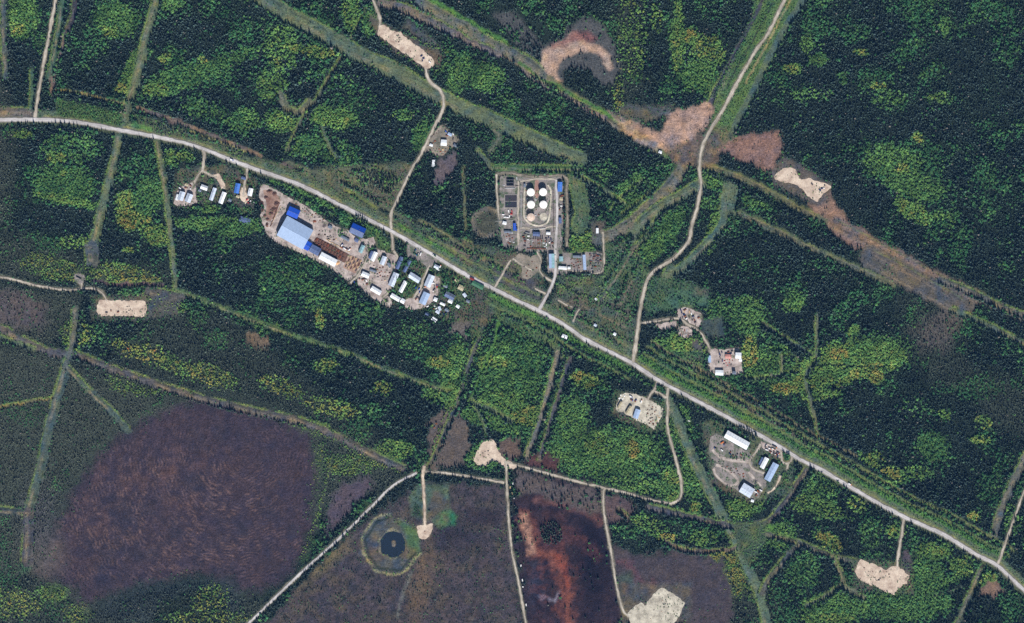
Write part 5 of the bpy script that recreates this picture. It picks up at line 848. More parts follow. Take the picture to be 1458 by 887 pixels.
BLD = [
 ('house','house',260.3,273.2,256.7,285,7.5,4.2,'roof_grey','left one of the twin grey roofed houses in the left hamlet',.2,'wood',None,'house'),
 ('house','house',271.3,276.5,267,287.4,8,4.2,'roof_grey','right one of the twin grey roofed houses in the left hamlet',.2,'wood',None,'house'),
 ('shed','shed',253.6,277,251.2,285,3,2.8,'roof_white','narrow pale shed beside the twin grey houses',.1,'wood',None,'shed'),
 ('house','house',286.5,265.4,295.5,268.7,6,3.6,'roof_white','short white roofed house in the middle of the left hamlet',.2,'wood',None,'house'),
 ('barrack','house',306.3,267.8,300.5,285,5,3.4,'roof_grey','long narrow grey roofed barrack left of the other barrack in the hamlet',.18,'wood',None,'house'),
 ('barrack','house',319.9,274,314,289.5,6,3.6,'roof_white','long pale roofed barrack right of the other barrack in the hamlet',.18,'wood',None,'house'),
 ('house','house',339.3,261.5,336.6,275,6.4,3.8,'roof_sky','bright blue roofed house at the right of the left hamlet',.2,'wallblue',None,'house'),
 ('house','house',357.8,268.5,355.4,278.8,6,3.6,'roof_white','white roofed house right of the bright blue roofed house',.2,'wood',None,'house'),
 ('shed','shed',342,311,356,316,7,3,'roof_slate','low dark slate shed below the left hamlet',.06,'wood',None,'shed'),
 ('workshop','building',410.6,299.6,425.4,306,12.5,6,'roof_blue','deep blue roofed workshop at the upper end of the large pale warehouse',.1,'wallblue',None,'shed'),
 ('warehouse','warehouse',402,321.2,438.8,341.6,31,7.5,'roof_pale','very large pale blue warehouse in the timber yard',.09,'wall','roof_pale','shed'),
 ('annex','building',433.5,347.5,441.5,352,12,5,'roof_blue','small bright blue annex at the lower corner of the large warehouse',.08,'wallblue',None,'shed'),
 ('shed','shed',442.5,352.6,455,359.4,11,4.4,'roof_slate','slate blue shed between the blue annex and the white shed',.08,'wall',None,'shed'),
 ('shed','shed',456.2,363.4,478.5,375,10,4.8,'roof_white','long white shed along the lower edge of the timber yard',.1,'wall',None,'shed'),
 ('office','building',500.2,324,518.6,332.4,14,5.5,'roof_blue','bright blue and slate roofed office by the main road',.2,'wall','roof_slate','house'),
 ('shed','shed',517.5,349.6,513,359.6,5,4.4,'roof_teal','pale teal shed on a dark apron right of the timber yard',.15,'wall',None,'shed'),
 ('shed','shed',535.4,359.2,530,371.2,5.5,4.4,'roof_white','pale roofed long shed with a dark neighbour wall near the village entrance',.15,'wood',None,'shed'),
 ('shed','shed',548,365.4,543.6,376.6,6,4.4,'roof_grey','grey roofed long shed just left of the village entrance road',.15,'wood',None,'shed'),
 ('hut','shed',515.6,389.3,525.5,393.4,6.5,3.8,'roof_white','short white roofed hut behind the timber yard lane',.15,'wood',None,'shed'),
 ('shed','shed',527,384,536,387,2.6,2.8,'roof_dull','very thin grey lean-to above the short white hut',.1,'wood',None,'shed'),
 ('barrack','house',564.6,389,556.6,407,8,4.6,'roof_grey','broad grey roofed barrack at the left of the village grove',.2,'wood',None,'house'),
 ('barrack','house',583,390.7,597.5,399.8,8,4.4,'roof_grey','grey roofed barrack lying across the village below the roadside parking',.2,'wood',None,'house'),
 ('barrack','house',577.8,400.6,570,415.8,5.2,4.0,'roof_white','narrow white roofed barrack in the trees of the village',.2,'wood',None,'house'),
 ('barrack','house',615,392,608,408,9,5.2,'roof_grey','wide grey barrack beside the tan village lane, upper of two',.2,'wall',None,'house'),
 ('garage','garage',608,417,601,432.5,9.5,4.6,'roof_pale','wide pale blue garage beside the tan village lane, lower of two',.12,'wall',None,'shed'),
 ('shed','shed',529,410,542,417.5,6.5,4.0,'roof_white','white roofed shed at the forest edge below the village yard',.15,'wood',None,'shed'),
 ('shed','shed',557,420,569,427,6,4,'roof_white','white roofed shed at the forest edge, joined by a tiny hut',.15,'wood',None,'shed'),
 ('hut','shed',571,427,576,430,6,3,'roof_white','tiny white hut at the end of the white forest edge shed',.15,'wood',None,'shed'),
 ('house','house',634.5,418,646.7,424.4,7.5,4.6,'roof_dull','greyish purple roofed house in the right part of the village',.2,'wood','roof_slate','house'),
 ('hut','shed',638.5,427.8,644,430.4,4.4,2.8,'roof_white','white hut just below the purple roofed house',.15,'wood',None,'shed'),
 ('hut','shed',618,425.5,622.4,427.4,5,3,'roof_white','square bright white hut right of the pale blue garage',.12,'wood',None,'shed'),
 ('hut','shed',627,431.4,633.5,434.4,3,2.6,'roof_white','thin white hut among the small huts at the lower village edge',.12,'wood',None,'shed'),
 ('hut','shed',624.8,436.6,627.4,441.8,3.4,2.6,'roof_grey','small pale hut standing upright at the lower village edge',.12,'wood',None,'shed'),
 ('hut','shed',621,442.6,625.6,445.6,4,2.6,'roof_grey','small grey hut nearest the forest at the lower village edge',.12,'wood',None,'shed'),
 ('hut','shed',650,435,654,437.6,4,2.6,'roof_white','white hut beside the sandy clearing of the right village',.12,'wood',None,'shed'),
 ('hut','shed',660,418,663.4,422.4,4,2.8,'roof_grey','grey hut alone in the dark trees at the right of the village',.12,'wood',None,'shed'),
 ('greenhouse','greenhouse',616.4,451.4,622.4,455.6,1.9,2,'roof_white','upper of two thin white greenhouses below the village',.3,'wall',None,'shed'),
 ('greenhouse','greenhouse',614.6,453.8,620.4,458,1.9,2,'roof_white','lower of two thin white greenhouses below the village',.3,'wall',None,'shed'),
 ('shed','shed',672.5,402.2,688,410.2,6,3.2,'roof_green','long green roofed shed between the village trees and the main road',.1,'wood',None,'shed'),
 ('kiosk','shed',669.5,396,675,398.8,2.6,2.6,'roof_red','dark red bus shelter at the edge of the main road',.1,'wood',None,'shed'),
 ('foundation_shed','shed',653,408,660,411.5,6.5,2.4,'roof_tan','square brown roofed shed among the right village trees',.1,'wood',None,'shed'),
 ('barrack','house',572.4,366,565,382.6,5,3.6,'roof_slate','dark slate roofed barrack just right of the village entrance',.2,'wood',None,'house'),
 ('barrack','house',584,371,575.4,387,4.2,3.6,'roof_slate','narrow dark slate barrack in the trees below the roadside parking',.2,'wood',None,'house'),
 ('shed','shed',530.4,358,526.6,368,4,3.4,'roof_slate','dark slate shed tight against the pale long shed near the village entrance',.12,'wood',None,'shed'),
 ('hut','shed',553,374.4,555.4,380,3.6,2.6,'roof_dull','small dull grey hut beside the village entrance lane',.12,'wood',None,'shed'),
 ('house','house',618.6,378.4,624.6,381.4,4.6,3.2,'roof_grey','small grey house at the road end of the tan village lane',.2,'wood',None,'house'),
 ('hut','shed',632,406,637,408.6,3.6,2.6,'roof_dull','dull hut hidden in the grove right of the long village roofs',.15,'wood',None,'shed'),
 ('hut','shed',648,398,652.6,400.6,3.4,2.6,'roof_tan','small tan hut at the upper right of the village grove',.15,'wood',None,'shed'),
 ('hut','shed',664,428,668.6,430,3.4,2.6,'roof_dull','dull grey hut right of the sandy village clearing',.15,'wood',None,'shed'),
 ('hut','shed',634,440,639,442.6,3.4,2.6,'roof_dull','dull grey hut at the very bottom of the right village',.15,'wood',None,'shed'),
 ('hut','shed',606,446,611,448.6,3.2,2.6,'roof_slate','slate hut in the forest edge below the pale blue garage',.15,'wood',None,'shed'),
 ('shed','shed',486,336.6,497,342.4,3.4,3,'roof_dull','long dull lean-to in the middle of the timber yard',.1,'wood',None,'shed'),
 ('hut','shed',468,322,472.6,324.6,4,2.8,'roof_dull','small dull hut above the log rows of the timber yard',.1,'wood',None,'shed'),
 ('hut','shed',505.6,341,510,343.4,4.4,2.8,'roof_slate','slate hut below the blue roofed office',.1,'wood',None,'shed'),
 ('hut','shed',264,262,268,264,3.4,2.6,'roof_tan','small tan hut above the twin grey houses',.15,'wood',None,'shed'),
 ('hut','shed',283,270.6,286.6,272,3.2,2.6,'roof_dull','dull hut between the twin houses and the barracks of the hamlet',.15,'wood',None,'shed'),
 ('hut','shed',326,284,329.6,286,3.4,2.6,'roof_dull','dull hut right of the pale hamlet barrack',.15,'wood',None,'shed'),
 ('hut','shed',337,279,341,280.6,3.6,2.6,'roof_tan','tan hut below the bright blue roofed house',.15,'wood',None,'shed'),
 ('shed','shed',344,252.6,350,255,3.4,2.8,'roof_slate','slate shed between the main road and the bright blue roofed house',.1,'wood',None,'shed'),
 ('hut','shed',638,190,643,192.6,3.6,2.6,'roof_pale','pale blue cabin at the top of the scrap camp',.1,'wall',None,'shed'),
 ('hut','shed',612,206,616,207.4,3,2.6,'roof_white','small white cabin at the lower left of the scrap camp',.1,'wall',None,'shed'),
 ('hut','shed',646,206,650,208,3.4,2.6,'roof_dull','dull cabin at the right of the scrap camp',.1,'wood',None,'shed'),
 ('valve_house','building',778,332,783.6,332.4,3.4,3,'roof_white','small white valve house between the slate pump house and the access road',.1,'wall',None,'shed'),
 ('valve_house','building',747,262,747.2,266.4,2.6,2.6,'roof_dull','tiny dull valve house at the upper left of the tank bank',.1,'wall',None,'shed'),
 ('shed','shed',732.6,318,732.8,328,3.6,3.4,'roof_blue','narrow navy blue shed at the left edge of the tank farm',.1,'wallblue',None,'shed'),
 ('shed','shed',718,330,728,330.4,3,2.8,'roof_dull','dull shed at the lower left of the tank farm',.1,'wall',None,'shed'),
 ('shed','shed',797.4,310,797.6,318,3.6,3.2,'roof_slate','slate shed along the right lane of the tank farm',.1,'wall',None,'shed'),
 ('hut','shed',797,283,801,283.4,4,2.8,'roof_tan','tan hut below the blue roofed pump house',.1,'wall',None,'shed'),
 ('workshop','building',628,203,636,203.6,8,3.6,'roof_white','square pale roofed workshop in the scrap camp',.08,'wall',None,'shed'),
 ('hut','shed',617.6,228,616.8,237,3.4,2.8,'roof_white','white hut in the trees below the scrap camp',.12,'wood',None,'shed'),
 ('pump_house','building',797.4,259.5,797,272.6,6,4.4,'roof_sky','blue roofed pump house at the upper right of the tank farm',.1,'wallblue',None,'shed'),
 ('pump_house','building',759,333,768.5,333.6,5.4,4.4,'roof_slate','slate blue pump house below the storage tanks',.1,'wallblue',None,'shed'),
 ('control_building','building',785.4,361.6,785.8,381.6,7.2,5,'roof_teal','pale teal control building left of the tank farm access road',.08,'wall','roof_pale','shed'),
 ('hut','shed',799,365.4,799,372,5,3.2,'roof_teal','small teal roofed hut right of the tank farm access road',.1,'wall',None,'shed'),
 ('shed','shed',795.6,381,806.6,381.8,4,3.6,'roof_white','short bright white shed right of the tank farm access road',.1,'wall',None,'shed'),
 ('hut','shed',808.4,381.4,812,381.6,3,2.6,'roof_white','tiny white hut beside the short bright white shed',.1,'wall',None,'shed'),
 ('shed','shed',831.4,363,832.8,384,3.6,4,'roof_pale','long thin pale blue shed beside the switchyard',.1,'wall',None,'shed'),
 ('shed','shed',816,365,828,365.4,2.8,3.2,'roof_dull','thin grey shed at the top of the switchyard court',.1,'wall',None,'shed'),
 ('transformer_house','building',850.4,325,850.4,332,3,3,'roof_white','small white transformer house alone right of the tank farm',.1,'wall',None,'shed'),
 ('hut','shed',716,317,721,318,4,2.8,'roof_white','small white hut between the ring path and the tank farm',.1,'wall',None,'shed'),
 ('shed','shed',885,572.2,880.2,581,3,3.4,'roof_tan','thin tan shed at the left end of the truck lot',.12,'wood',None,'shed'),
 ('shed','shed',898.4,578.6,892.3,588.8,4,3.6,'roof_tan','narrow tan shed between the two other sheds of the truck lot',.12,'wood',None,'shed'),
 ('shed','shed',908.6,583,904.5,595.2,7,4,'roof_pale','pale blue shed in the middle of the truck lot',.1,'wall',None,'shed'),
 ('shed','shed',1018.6,530.4,1029.6,530.8,7,3.8,'roof_white','bright white shed at the lower edge of the square gravel lot',.1,'wall',None,'shed'),
 ('shed','shed',1047,506,1055,506.4,8,6,'roof_white','tall white shed at the upper right of the square gravel lot',.08,'wall',None,'shed'),
 ('hut','shed',1052.2,512.6,1056,512.8,3.4,2.6,'roof_white','small white hut under the tall white shed of the square lot',.08,'wall',None,'shed'),
 ('shed','shed',1032.6,507.4,1041,507.8,5.6,3.4,'roof_pink','pink roofed shed in the centre of the square gravel lot',.1,'wall',None,'shed'),
 ('shed','shed',1010,506.6,1010.4,516,3.8,3.2,'roof_pale','pale blue shed at the left edge of the square gravel lot',.1,'wall',None,'shed'),
 ('shed','shed',1043,530.6,1047.4,530.8,4,5.6,'roof_dull','dark grey tower shed at the lower right of the square lot',.06,'wall',None,'shed'),
 ('warehouse','warehouse',1033.4,617.6,1064.8,635.2,11,5.4,'roof_white','long white depot warehouse with rows of roof lights near the main road',.12,'wall',None,'shed',9),
 ('shed','shed',1091.8,652,1084.4,666.2,6,4.6,'roof_white','shorter of two parallel white sheds at the right of the depot',.12,'wall',None,'shed'),
 ('shed','shed',1104.6,660,1092,683.6,9,5,'roof_pale','longer pale blue one of two parallel sheds at the right of the depot',.1,'wall',None,'shed',5),
 ('garage','garage',1055.6,693.4,1070.6,702.6,14,5.6,'roof_grey','wide grey garage at the bottom of the depot yard',.06,'wall',None,'shed',3),
 ('lean_to','shed',1086,651.6,1081.4,661.4,3,2.8,'roof_slate','thin slate lean-to left of the shorter white depot shed',.06,'wall',None,'shed'),
 ('hut','shed',1069.4,712.4,1073,713.6,3,2.4,'roof_white','tiny white hut below the wide grey garage',.1,'wall',None,'shed'),
 ('cabin','shed',800.4,477.6,807.4,480.6,4.6,3,'roof_white','lone white cabin in the grass just south of the main road',.12,'wall',None,'shed'),
 ('hut','shed',846,462,849.4,464,3,2.6,'roof_grey','small grey hut in the scrub north of the main road',.12,'wall',None,'shed'),
 ('hut','shed',873.6,474.6,876.8,476.6,3.4,2.6,'roof_white','small white hut on bare ground left of the long side road',.12,'wall',None,'shed'),
 ('hut','shed',847,425,850,427,2.4,2.4,'roof_white','tiny white hut in the clearing east of the tank farm',.12,'wall',None,'shed'),
 ('hut','shed',938,216,942,217.4,3.4,2.6,'roof_white','small white hut at the foot of the tan clay scar',.12,'wall',None,'shed'),
]
for r_ in BLD:
    nm, ct, x1, y1, x2, y2, w_, ev, rf, lb, pt, wl, rf2, stl = r_[:14]
    if ((P(x2, y2) - P(x1, y1)).normalized()).x < 0: x1, y1, x2, y2 = x2, y2, x1, y1       # +y side of the ridge faces north
    building(nm, ct, x1, y1, x2, y2, w_, ev * 1.4, rf, lb, pt, wl, rf2, None, stl, skylights=(r_[14] if len(r_) > 14 else 0))

# ------------------------------------------------------------------ storage tanks
def tank(x, y, rad, h, label, shell='tankwhite', roof='tankwhite'):
    t = empty('storage_tank', P(x, y, .2)); tag(t, label, 'tank', 'storage tanks of the tank farm')
    f = MB(); f.lathe([(rad + 1.4, -.3), (rad + 1.2, .35), (0.01, .36)], 40); f.build('foundation', M['concrete'], t)
    s_ = MB(); s_.lathe([(rad, .36), (rad, h)], 48)
    for z in (h * .33, h * .66, h - .1): s_.lathe([(rad + .03, z), (rad + .16, z + .05), (rad + .16, z + .2), (rad + .03, z + .25)], 48)
    s_.build('shell', M[shell], t)
    r = MB(); r.lathe([(rad + .1, h + .1), (rad * .66, h + .75), (rad * .33, h + 1.2), (.02, h + 1.4)], 48); ro = r.build('roof', M[roof], t)
    for a in range(4):
        v = MB(); q = rad * .7; v.tube((q * math.cos(a * 1.57 + .4), q * math.sin(a * 1.57 + .4), h + .3), (q * math.cos(a * 1.57 + .4), q * math.sin(a * 1.57 + .4), h + 1.6), .35, 8); v.build('vent', M['steel'], ro)
    st = MB()
    for k in range(28):
        a = -2.4 + k * .06; st.obox(((rad + .7) * math.cos(a), (rad + .7) * math.sin(a), .5 + k * h / 28), .25, .6, .06, a)
    st.build('spiral_stair', M['steel'], t); rl = MB()
    for k in range(40):
        a0, a1 = k * math.pi / 20, (k + 1) * math.pi / 20; rl.tube(((rad - .1) * math.cos(a0), (rad - .1) * math.sin(a0), h + 1.1), ((rad - .1) * math.cos(a1), (rad - .1) * math.sin(a1), h + 1.1), .05, 4)
    rl.build('railing', M['steel'], t)
for x, y, lb, a in [(755.7,273.8,'upper left one of the white storage tanks',0), (773.2,273.5,'upper right one of the white storage tanks',0), (756,291.4,'lower left one of the white storage tanks',0), (773.7,291.4,'lower right one of the white storage tanks',0), (756,309.3,'rusty pink beige storage tank below the white tanks',1)]:
    tank(x, y, 9.7, 12 if not a else 10, lb, 'tankrust' if a else 'tankwhite', 'tankrust' if a else 'tankwhite')
t = empty('tank_foundation', P(774,308.6,.2)); tag(t, 'pale ring foundation without a tank beside the rusty tank', 'foundation')
f = MB(); f.lathe([(10.6, -.2), (10.4, .7), (9.4, .75), (9.3, .45), (.02, .5)], 40); f.build('ring_wall', M['concrete'], t); f = MB(); f.lathe([(9.2, .56), (.02, .6)], 32); f.build('sand_fill', M['palesand'], t)
def flat_patch(name, pts, mat, z, label):
    m = MB(); m.quad(*[P(p[0], p[1], z) for p in rough_outline(pts, 2, .4, int(z * 1000))]); o = m.build(name, M[mat])
    if o.data.polygons[0].normal.z < 0: o.data.flip_normals()
    tag(o, label, None, None, 'structure')
flat_patch('bare_soil', [(762,256),(767,256),(768,272),(766,282),(762,282),(761,268)], 'soil', .42, 'strip of red soil between the white storage tanks')
# settling basins
def basin(x, y, w_, h_, label, n=2):
    t = empty('settling_basin', P(x, y, .25)); tag(t, label, 'basin'); hx, hy = w_ * MPP / 2, h_ * MPP / 2; m = MB()
    for a, b_, c, d in ((-hx, hx, hy, hy + 1.2), (-hx, hx, -hy - 1.2, -hy), (-hx - 1.2, -hx, -hy - 1.2, hy + 1.2), (hx, hx + 1.2, -hy - 1.2, hy + 1.2)): m.box(a, b_, c, d, -.2, 1.0)
    m.build('rim_wall', M['concrete'], t); m = MB(); m.box(-hx, hx, -.4, .4, .3, .9); m.build('dividing_wall', M['concrete'], t)
    for s in (-1, 1): m = MB(); m.box(-hx, hx, *( (.4, hy) if s > 0 else (-hy, -.4)), .1, .3); m.build('basin_floor', M['basin' if s > 0 else 'dark'], t)
basin(727.5, 286.5, 17, 18, 'dark rectangular double settling basin left of the storage tanks')
# horizontal vessels, pipe racks
def vessel(x, y, L, r_, rz, label, group, mat='dark', sad='concrete'):
    t = empty('pressure_vessel', P(x, y, .25), rz); tag(t, label, 'tank', group); m = MB(); hl = L / 2
    ring = [(-hl - r_ * .45, .05), (-hl - r_ * .3, r_ * .6), (-hl, r_), (hl, r_), (hl + r_ * .3, r_ * .6), (hl + r_ * .45, .05)]; k = len(m.v); n = 14
    for xx, rr in ring:
        for i in range(n): a = 2 * math.pi * i / n; m.v.append((xx, rr * math.cos(a), 1 + r_ + rr * math.sin(a)))
    for j in range(len(ring) - 1):
        for i in range(n): m.f.append((k + j * n + i, k + j * n + (i + 1) % n, k + (j + 1) * n + (i + 1) % n, k + (j + 1) * n + i))
    m.build('shell', M[mat], t)
    for s in (-.6, .6): m = MB(); m.box(s * hl - .4, s * hl + .4, -r_ * .8, r_ * .8, -.3, 1 + r_ * .4); m.build('saddle', M[sad], t)
for k in range(3): vessel(726.5, 255.5 + k * 4.2, 18, 1.7, 0, ['upper', 'middle', 'lower'][k] + ' one of three dark horizontal vessels at the upper left of the tank farm', 'vessels of the tank farm')
for k in range(6): vessel(760 + k * 2.5, 338.5, 8, 1.0, R(90), '%s dark upright-lying vessel in the comb of six below the slate pump house' % ['first', 'second', 'third', 'fourth', 'fifth', 'sixth'][k], 'comb of vessels below the pump house')
for k in range(2): vessel(110.6 + k * 3.4, 394.6 + k * 1.8, 7, 1.2, R(-28), ['left', 'right'][k] + ' one of two dark vessels on the round platform', 'vessels on the round platform')
def rack(x, y, L, n, gap, rz, label, mat='pipe', h=1.6):
    t = empty('pipe_rack', P(x, y, .25), rz); tag(t, label, 'pipes'); 
    for k in range(n):
        m = MB(); yy = (k - (n - 1) / 2) * gap; m.tube((-L / 2, yy, h), (L / 2, yy, h), .3, 6); m.build('pipe', M[mat], t)
    for k in range(max(2, int(L / 9))):
        m = MB(); xx = -L / 2 + 1 + k * (L - 2) / (max(2, int(L / 9)) - 1); wv = n * gap / 2 + .4; m.box(xx - .15, xx + .15, -wv, wv, h - .6, h - .32); m.box(xx - .15, xx + .15, -wv, -wv + .3, -.3, h - .6); m.box(xx - .15, xx + .15, wv - .3, wv, -.3, h - .6); m.build('trestle', M['rust'], t)
for x, y, L, n, gap, rz, lb, mt in [(763,347,26,7,4.6,90,'wide rack of parallel upright pipes below the storage tanks','rust'), (757,345,20,3,3,90,'narrow pipe rack left of the wide rack','pipe'), (730,341,24,6,3.4,90,'pipe rack at the lower left of the tank farm','scrap'), (766,326,40,2,1.2,4,'pair of long pipes crossing under the tank bank','pipe'), (742,300,90,2,1.2,90,'long pair of pipes left of the storage tanks','pipe'), (788,300,110,2,1.2,91,'long pair of pipes right of the storage tanks','scrap'),
                                (718,314.5,46,1,1,2,'single pipe from the ring path to the tank farm','pipe'), (726,268,26,2,1.4,0,'short pipe pair under the three vessels','pipe'), (802,300,60,2,1.5,90,'rusty pipe pair along the right edge of the tank farm','rust'), (764,354,50,3,1.2,0,'triple pipe run along the bottom of the tank farm','rust')]:
    rack(x, y, L, n, gap, R(rz), lb, mt)
# switchyard gantries
def gantry(x, y, L, rz, label, group):
    t = empty('gantry', P(x, y, .25), rz); tag(t, label, 'gantry', group)
    for s in (-1, 0, 1): m = MB(); m.tube((s * L / 2, -.5, -.3), (s * L / 2, 0, 7), .22, 5); m.tube((s * L / 2, .5, -.3), (s * L / 2, 0, 7), .22, 5); m.build('mast', M['steel'], t)
    m = MB(); m.box(-L / 2, L / 2, -.35, .35, 6.8, 7.4); m.build('crossbeam', M['steel'], t)
    for k in range(5): m = MB(); xx = -L / 2 + L * (k + .5) / 5; m.tube((xx, 0, 5.6), (xx, 0, 6.8), .2, 6); m.build('insulator', M['rust'], t)
for k in range(5): gantry(848.5 - k * .3, 361.5 + k * 5, 27, R(-2), 'steel gantry in the switchyard, number %s from the top' % ['one', 'two', 'three', 'four', 'five'][k], 'switchyard gantries')

# ------------------------------------------------------------------ vehicles, containers, heaps
def wheel_mesh():
    m = MB(); m.tube((0, -.22, 0), (0, .22, 0), .55, 12); me = m.mesh('wheel'); me.materials.append(M['rubber']); return me
WH = wheel_mesh()
def bx(*a):
    m = MB(); m.box(*a); return m
def chamf(x0, x1, y0, y1, z0, z1, c):
    m = MB(); p = [(x0, z0), (x1, z0), (x1, z1 - c), (x1 - c, z1), (x0, z1)]; k = len(m.v)
    for y in (y0, y1): m.v += [(a, y, b_) for a, b_ in p]
    n = len(p); m.f += [tuple(k + i for i in range(n)), tuple(k + 2 * n - 1 - i for i in range(n))] + [(k + i, k + n + i, k + n + (i + 1) % n, k + (i + 1) % n) for i in range(n)]; return m
def truck(x, y, rz, label, group=None, cab='cwhite', box='cblue', L=9.0, z=.36):
    t = empty('truck', P(x, y, z), R(rz)); tag(t, label, 'truck', group)
    bx(-L / 2, L / 2, -.5, .5, .6, .95).build('chassis', M['dark'], t); c = chamf(L / 2 - 2.1, L / 2, -1.2, 1.2, .8, 3.0, .5).build('cab', M[cab], t); bx(L / 2 - .02, L / 2 + .04, -1.05, 1.05, 1.9, 2.45).build('windscreen', M['glass'], c)
    bx(-L / 2, L / 2 - 2.4, -1.25, 1.25, 1.0, 3.4).build('cargo_box', M[box], t)
    for xx in (-L / 2 + 1, -L / 2 + 2.3, L / 2 - 1.3):
        for s in (-1, 1): link('wheel', WH, None, t, (xx, s * 1.05, .55))
def container(x, y, rz, label, group=None, mat='cblue', L=6.1, w_=2.45, h=2.6, z=.36):
    t = empty('container', P(x, y, z), R(rz)); tag(t, label, 'container', group); bx(-L / 2, L / 2, -w_ / 2, w_ / 2, 0, h).build('box', M[mat], t)
    for k in range(2): bx(L / 2, L / 2 + .06, (-w_ / 2 + .1, .05)[k], (-.05, w_ / 2 - .1)[k], .1, h - .1).build('door', M['steel'], t)
    rb = MB()
    for k in range(10): rb.box(-L / 2 + L * (k + .4) / 10, -L / 2 + L * (k + .6) / 10, -w_ / 2 - .05, w_ / 2 + .05, .1, h + .04)
    rb.build('ribs', M[mat], t)
def mound(x, y, rx, ry, h, mat, name, label, group=None, seed=0, rz=0, z=.15):
    r = random.Random(seed); m = MB(); n, rings = 18, 5; m.v.append((0, 0, h * r.uniform(.8, 1.1)))
    for j in range(1, rings + 1):
        u = j / rings
        for i in range(n):
            a = 2 * math.pi * i / n; k = u * r.uniform(.82, 1.18); zz = h * max(0, (1 - u ** 1.6)) * r.uniform(.6, 1.35) if j < rings else -.4; m.v.append((math.cos(a) * rx * k * MPP, math.sin(a) * ry * k * MPP, zz))
    for i in range(n): m.f.append((0, 1 + i, 1 + (i + 1) % n))
    for j in range(rings - 1):
        for i in range(n): a = 1 + j * n; m.f.append((a + i, a + n + i, a + n + (i + 1) % n, a + (i + 1) % n))
    o = m.build(name, M[mat]); o.location = P(x, y, z); o.rotation_euler.z = R(rz); tag(o, label, 'heap', group); return o
def logs(x, y, L, wd, rz, label, group, mat='log', layers=4, dia=.42, seed=0, name='log_stack', z=.32):
    r = random.Random(seed); m = MB(); n = int(wd / dia)
    for k in range(layers):
        for i in range(n - k):
            yy = -wd / 2 + dia * (i + .5 + k / 2); e = r.gauss(0, .35); m.tube((-L / 2 + e, yy, dia * (.5 + k * .86)), (L / 2 + e, yy, dia * (.5 + k * .86)), dia / 2 * r.uniform(.8, 1.05), 5)
    o = m.build(name, M[mat]); o.location = P(x, y, z); o.rotation_euler.z = R(rz); tag(o, label, 'timber', group); return o
ANG = -28.5       # the timber yard runs along the road
ca, sa = math.cos(R(28.5)), math.sin(R(28.5))
def yd(u, v): return 449 + u * ca - v * sa, 343 + u * sa + v * ca       # u along the yard, v across (pixels)
flat_patch('bark_litter', [yd(-2,-6), yd(20,-7), yd(52,-6), yd(52,8), yd(20,8), yd(-2,7)], 'slab', .44, 'brown bark litter under the two rows of log stacks')
flat_patch('bark_litter', [(496,362),(516,370),(506,390),(488,381)], 'claytan', .445, 'tan bark litter under the block of lumber stacks')
flat_patch('bark_litter', [(374,270),(390,272),(400,284),(394,304),(384,316),(378,306),(380,290)], 'claytan', .45, 'pinkish bark litter at the left end of the timber yard')
k = 0
for row, v in enumerate((-2.6, 3.2)):
    for i in range(11):
        x, y = yd(1 + i * 4.3 + row * 1.5, v); k += 1
        logs(x, y, 7.6, 6.4, ANG + 90 + random.gauss(0, 3), 'brown log stack in the %s of the two long rows beside the warehouse' % ('upper' if row == 0 else 'lower'), 'log stacks in the %s row' % ('upper' if row == 0 else 'lower'), 'log' if (i * 7 + row) % 4 else 'rust', 4, .5, k)
for i in range(9):
    x, y = yd(14 + i * 4.4, -9.5 + (i % 2) * .6); logs(x, y, 6.2, 2.6, ANG + random.gauss(0, 5), 'pale sawn lumber stack in the row above the log stacks', 'lumber stacks above the logs', 'lumber', 4, .3, 90 + i, 'lumber_stack')
for i in range(5):
    for j in range(4):
        x, y = 499 + i * 3.6 - j * 2.1, 366 + i * 1.5 + j * 4.1; logs(x, y, 6.4, 3.6, 62 + random.gauss(0, 3), 'striped lumber stack in the block of stacks right of the white yard shed', 'block of lumber stacks', ('lumber', 'log', 'lumber', 'scrap')[(i + j) % 4], 5, .3, 130 + i * 4 + j, 'lumber_stack')
mound(480, 374, 4.5, 3.4, 3, 'sawdust', 'sawdust_heap', 'orange tan sawdust heap at the end of the white yard shed', None, 5)
for i, (x, y, rx, ry) in enumerate([(384,272,5,3),(391,276,4,4),(379,281,4,3),(372,290,4,5),(394,290,5,4.5),(390,298,5,4.5),(386,304,4,3),(374,298,2.5,4),(377,307,3,3),(381,312,3,2.5),(380,320,2.6,4)]):
    mound(x, y, rx, ry, 2.4, 'slab', 'slab_heap', 'dark brown heap of bark and slabs at the left end of the timber yard', 'slab heaps of the timber yard', 20 + i)
for i in range(6):
    logs(395.5 - i * 1.9, 294 + i * 5.2, 8.5, 3, 62, 'thin lumber stack in the long line left of the large warehouse', 'lumber line left of the warehouse', 'log', 3, .4, 60 + i, 'lumber_stack')
logs(392, 308, 62, 1.6, 62, 'long pale conveyor of boards left of the large warehouse', None, 'lumber', 2, .5, 77, 'board_conveyor')
logs(437, 336, 6, 3, 20, 'lumber pile leaning at the right side of the large warehouse', None, 'lumber', 3, .4, 78, 'lumber_stack')
mound(448, 315, 3, 2.2, 1.6, 'rust', 'brick_heap', 'reddish heap with a white cap above the large warehouse', None, 81); mound(462, 321, 3.6, 3.4, .8, 'scrap', 'gravel_heap', 'grey green gravel heap in the middle of the timber yard', None, 82)

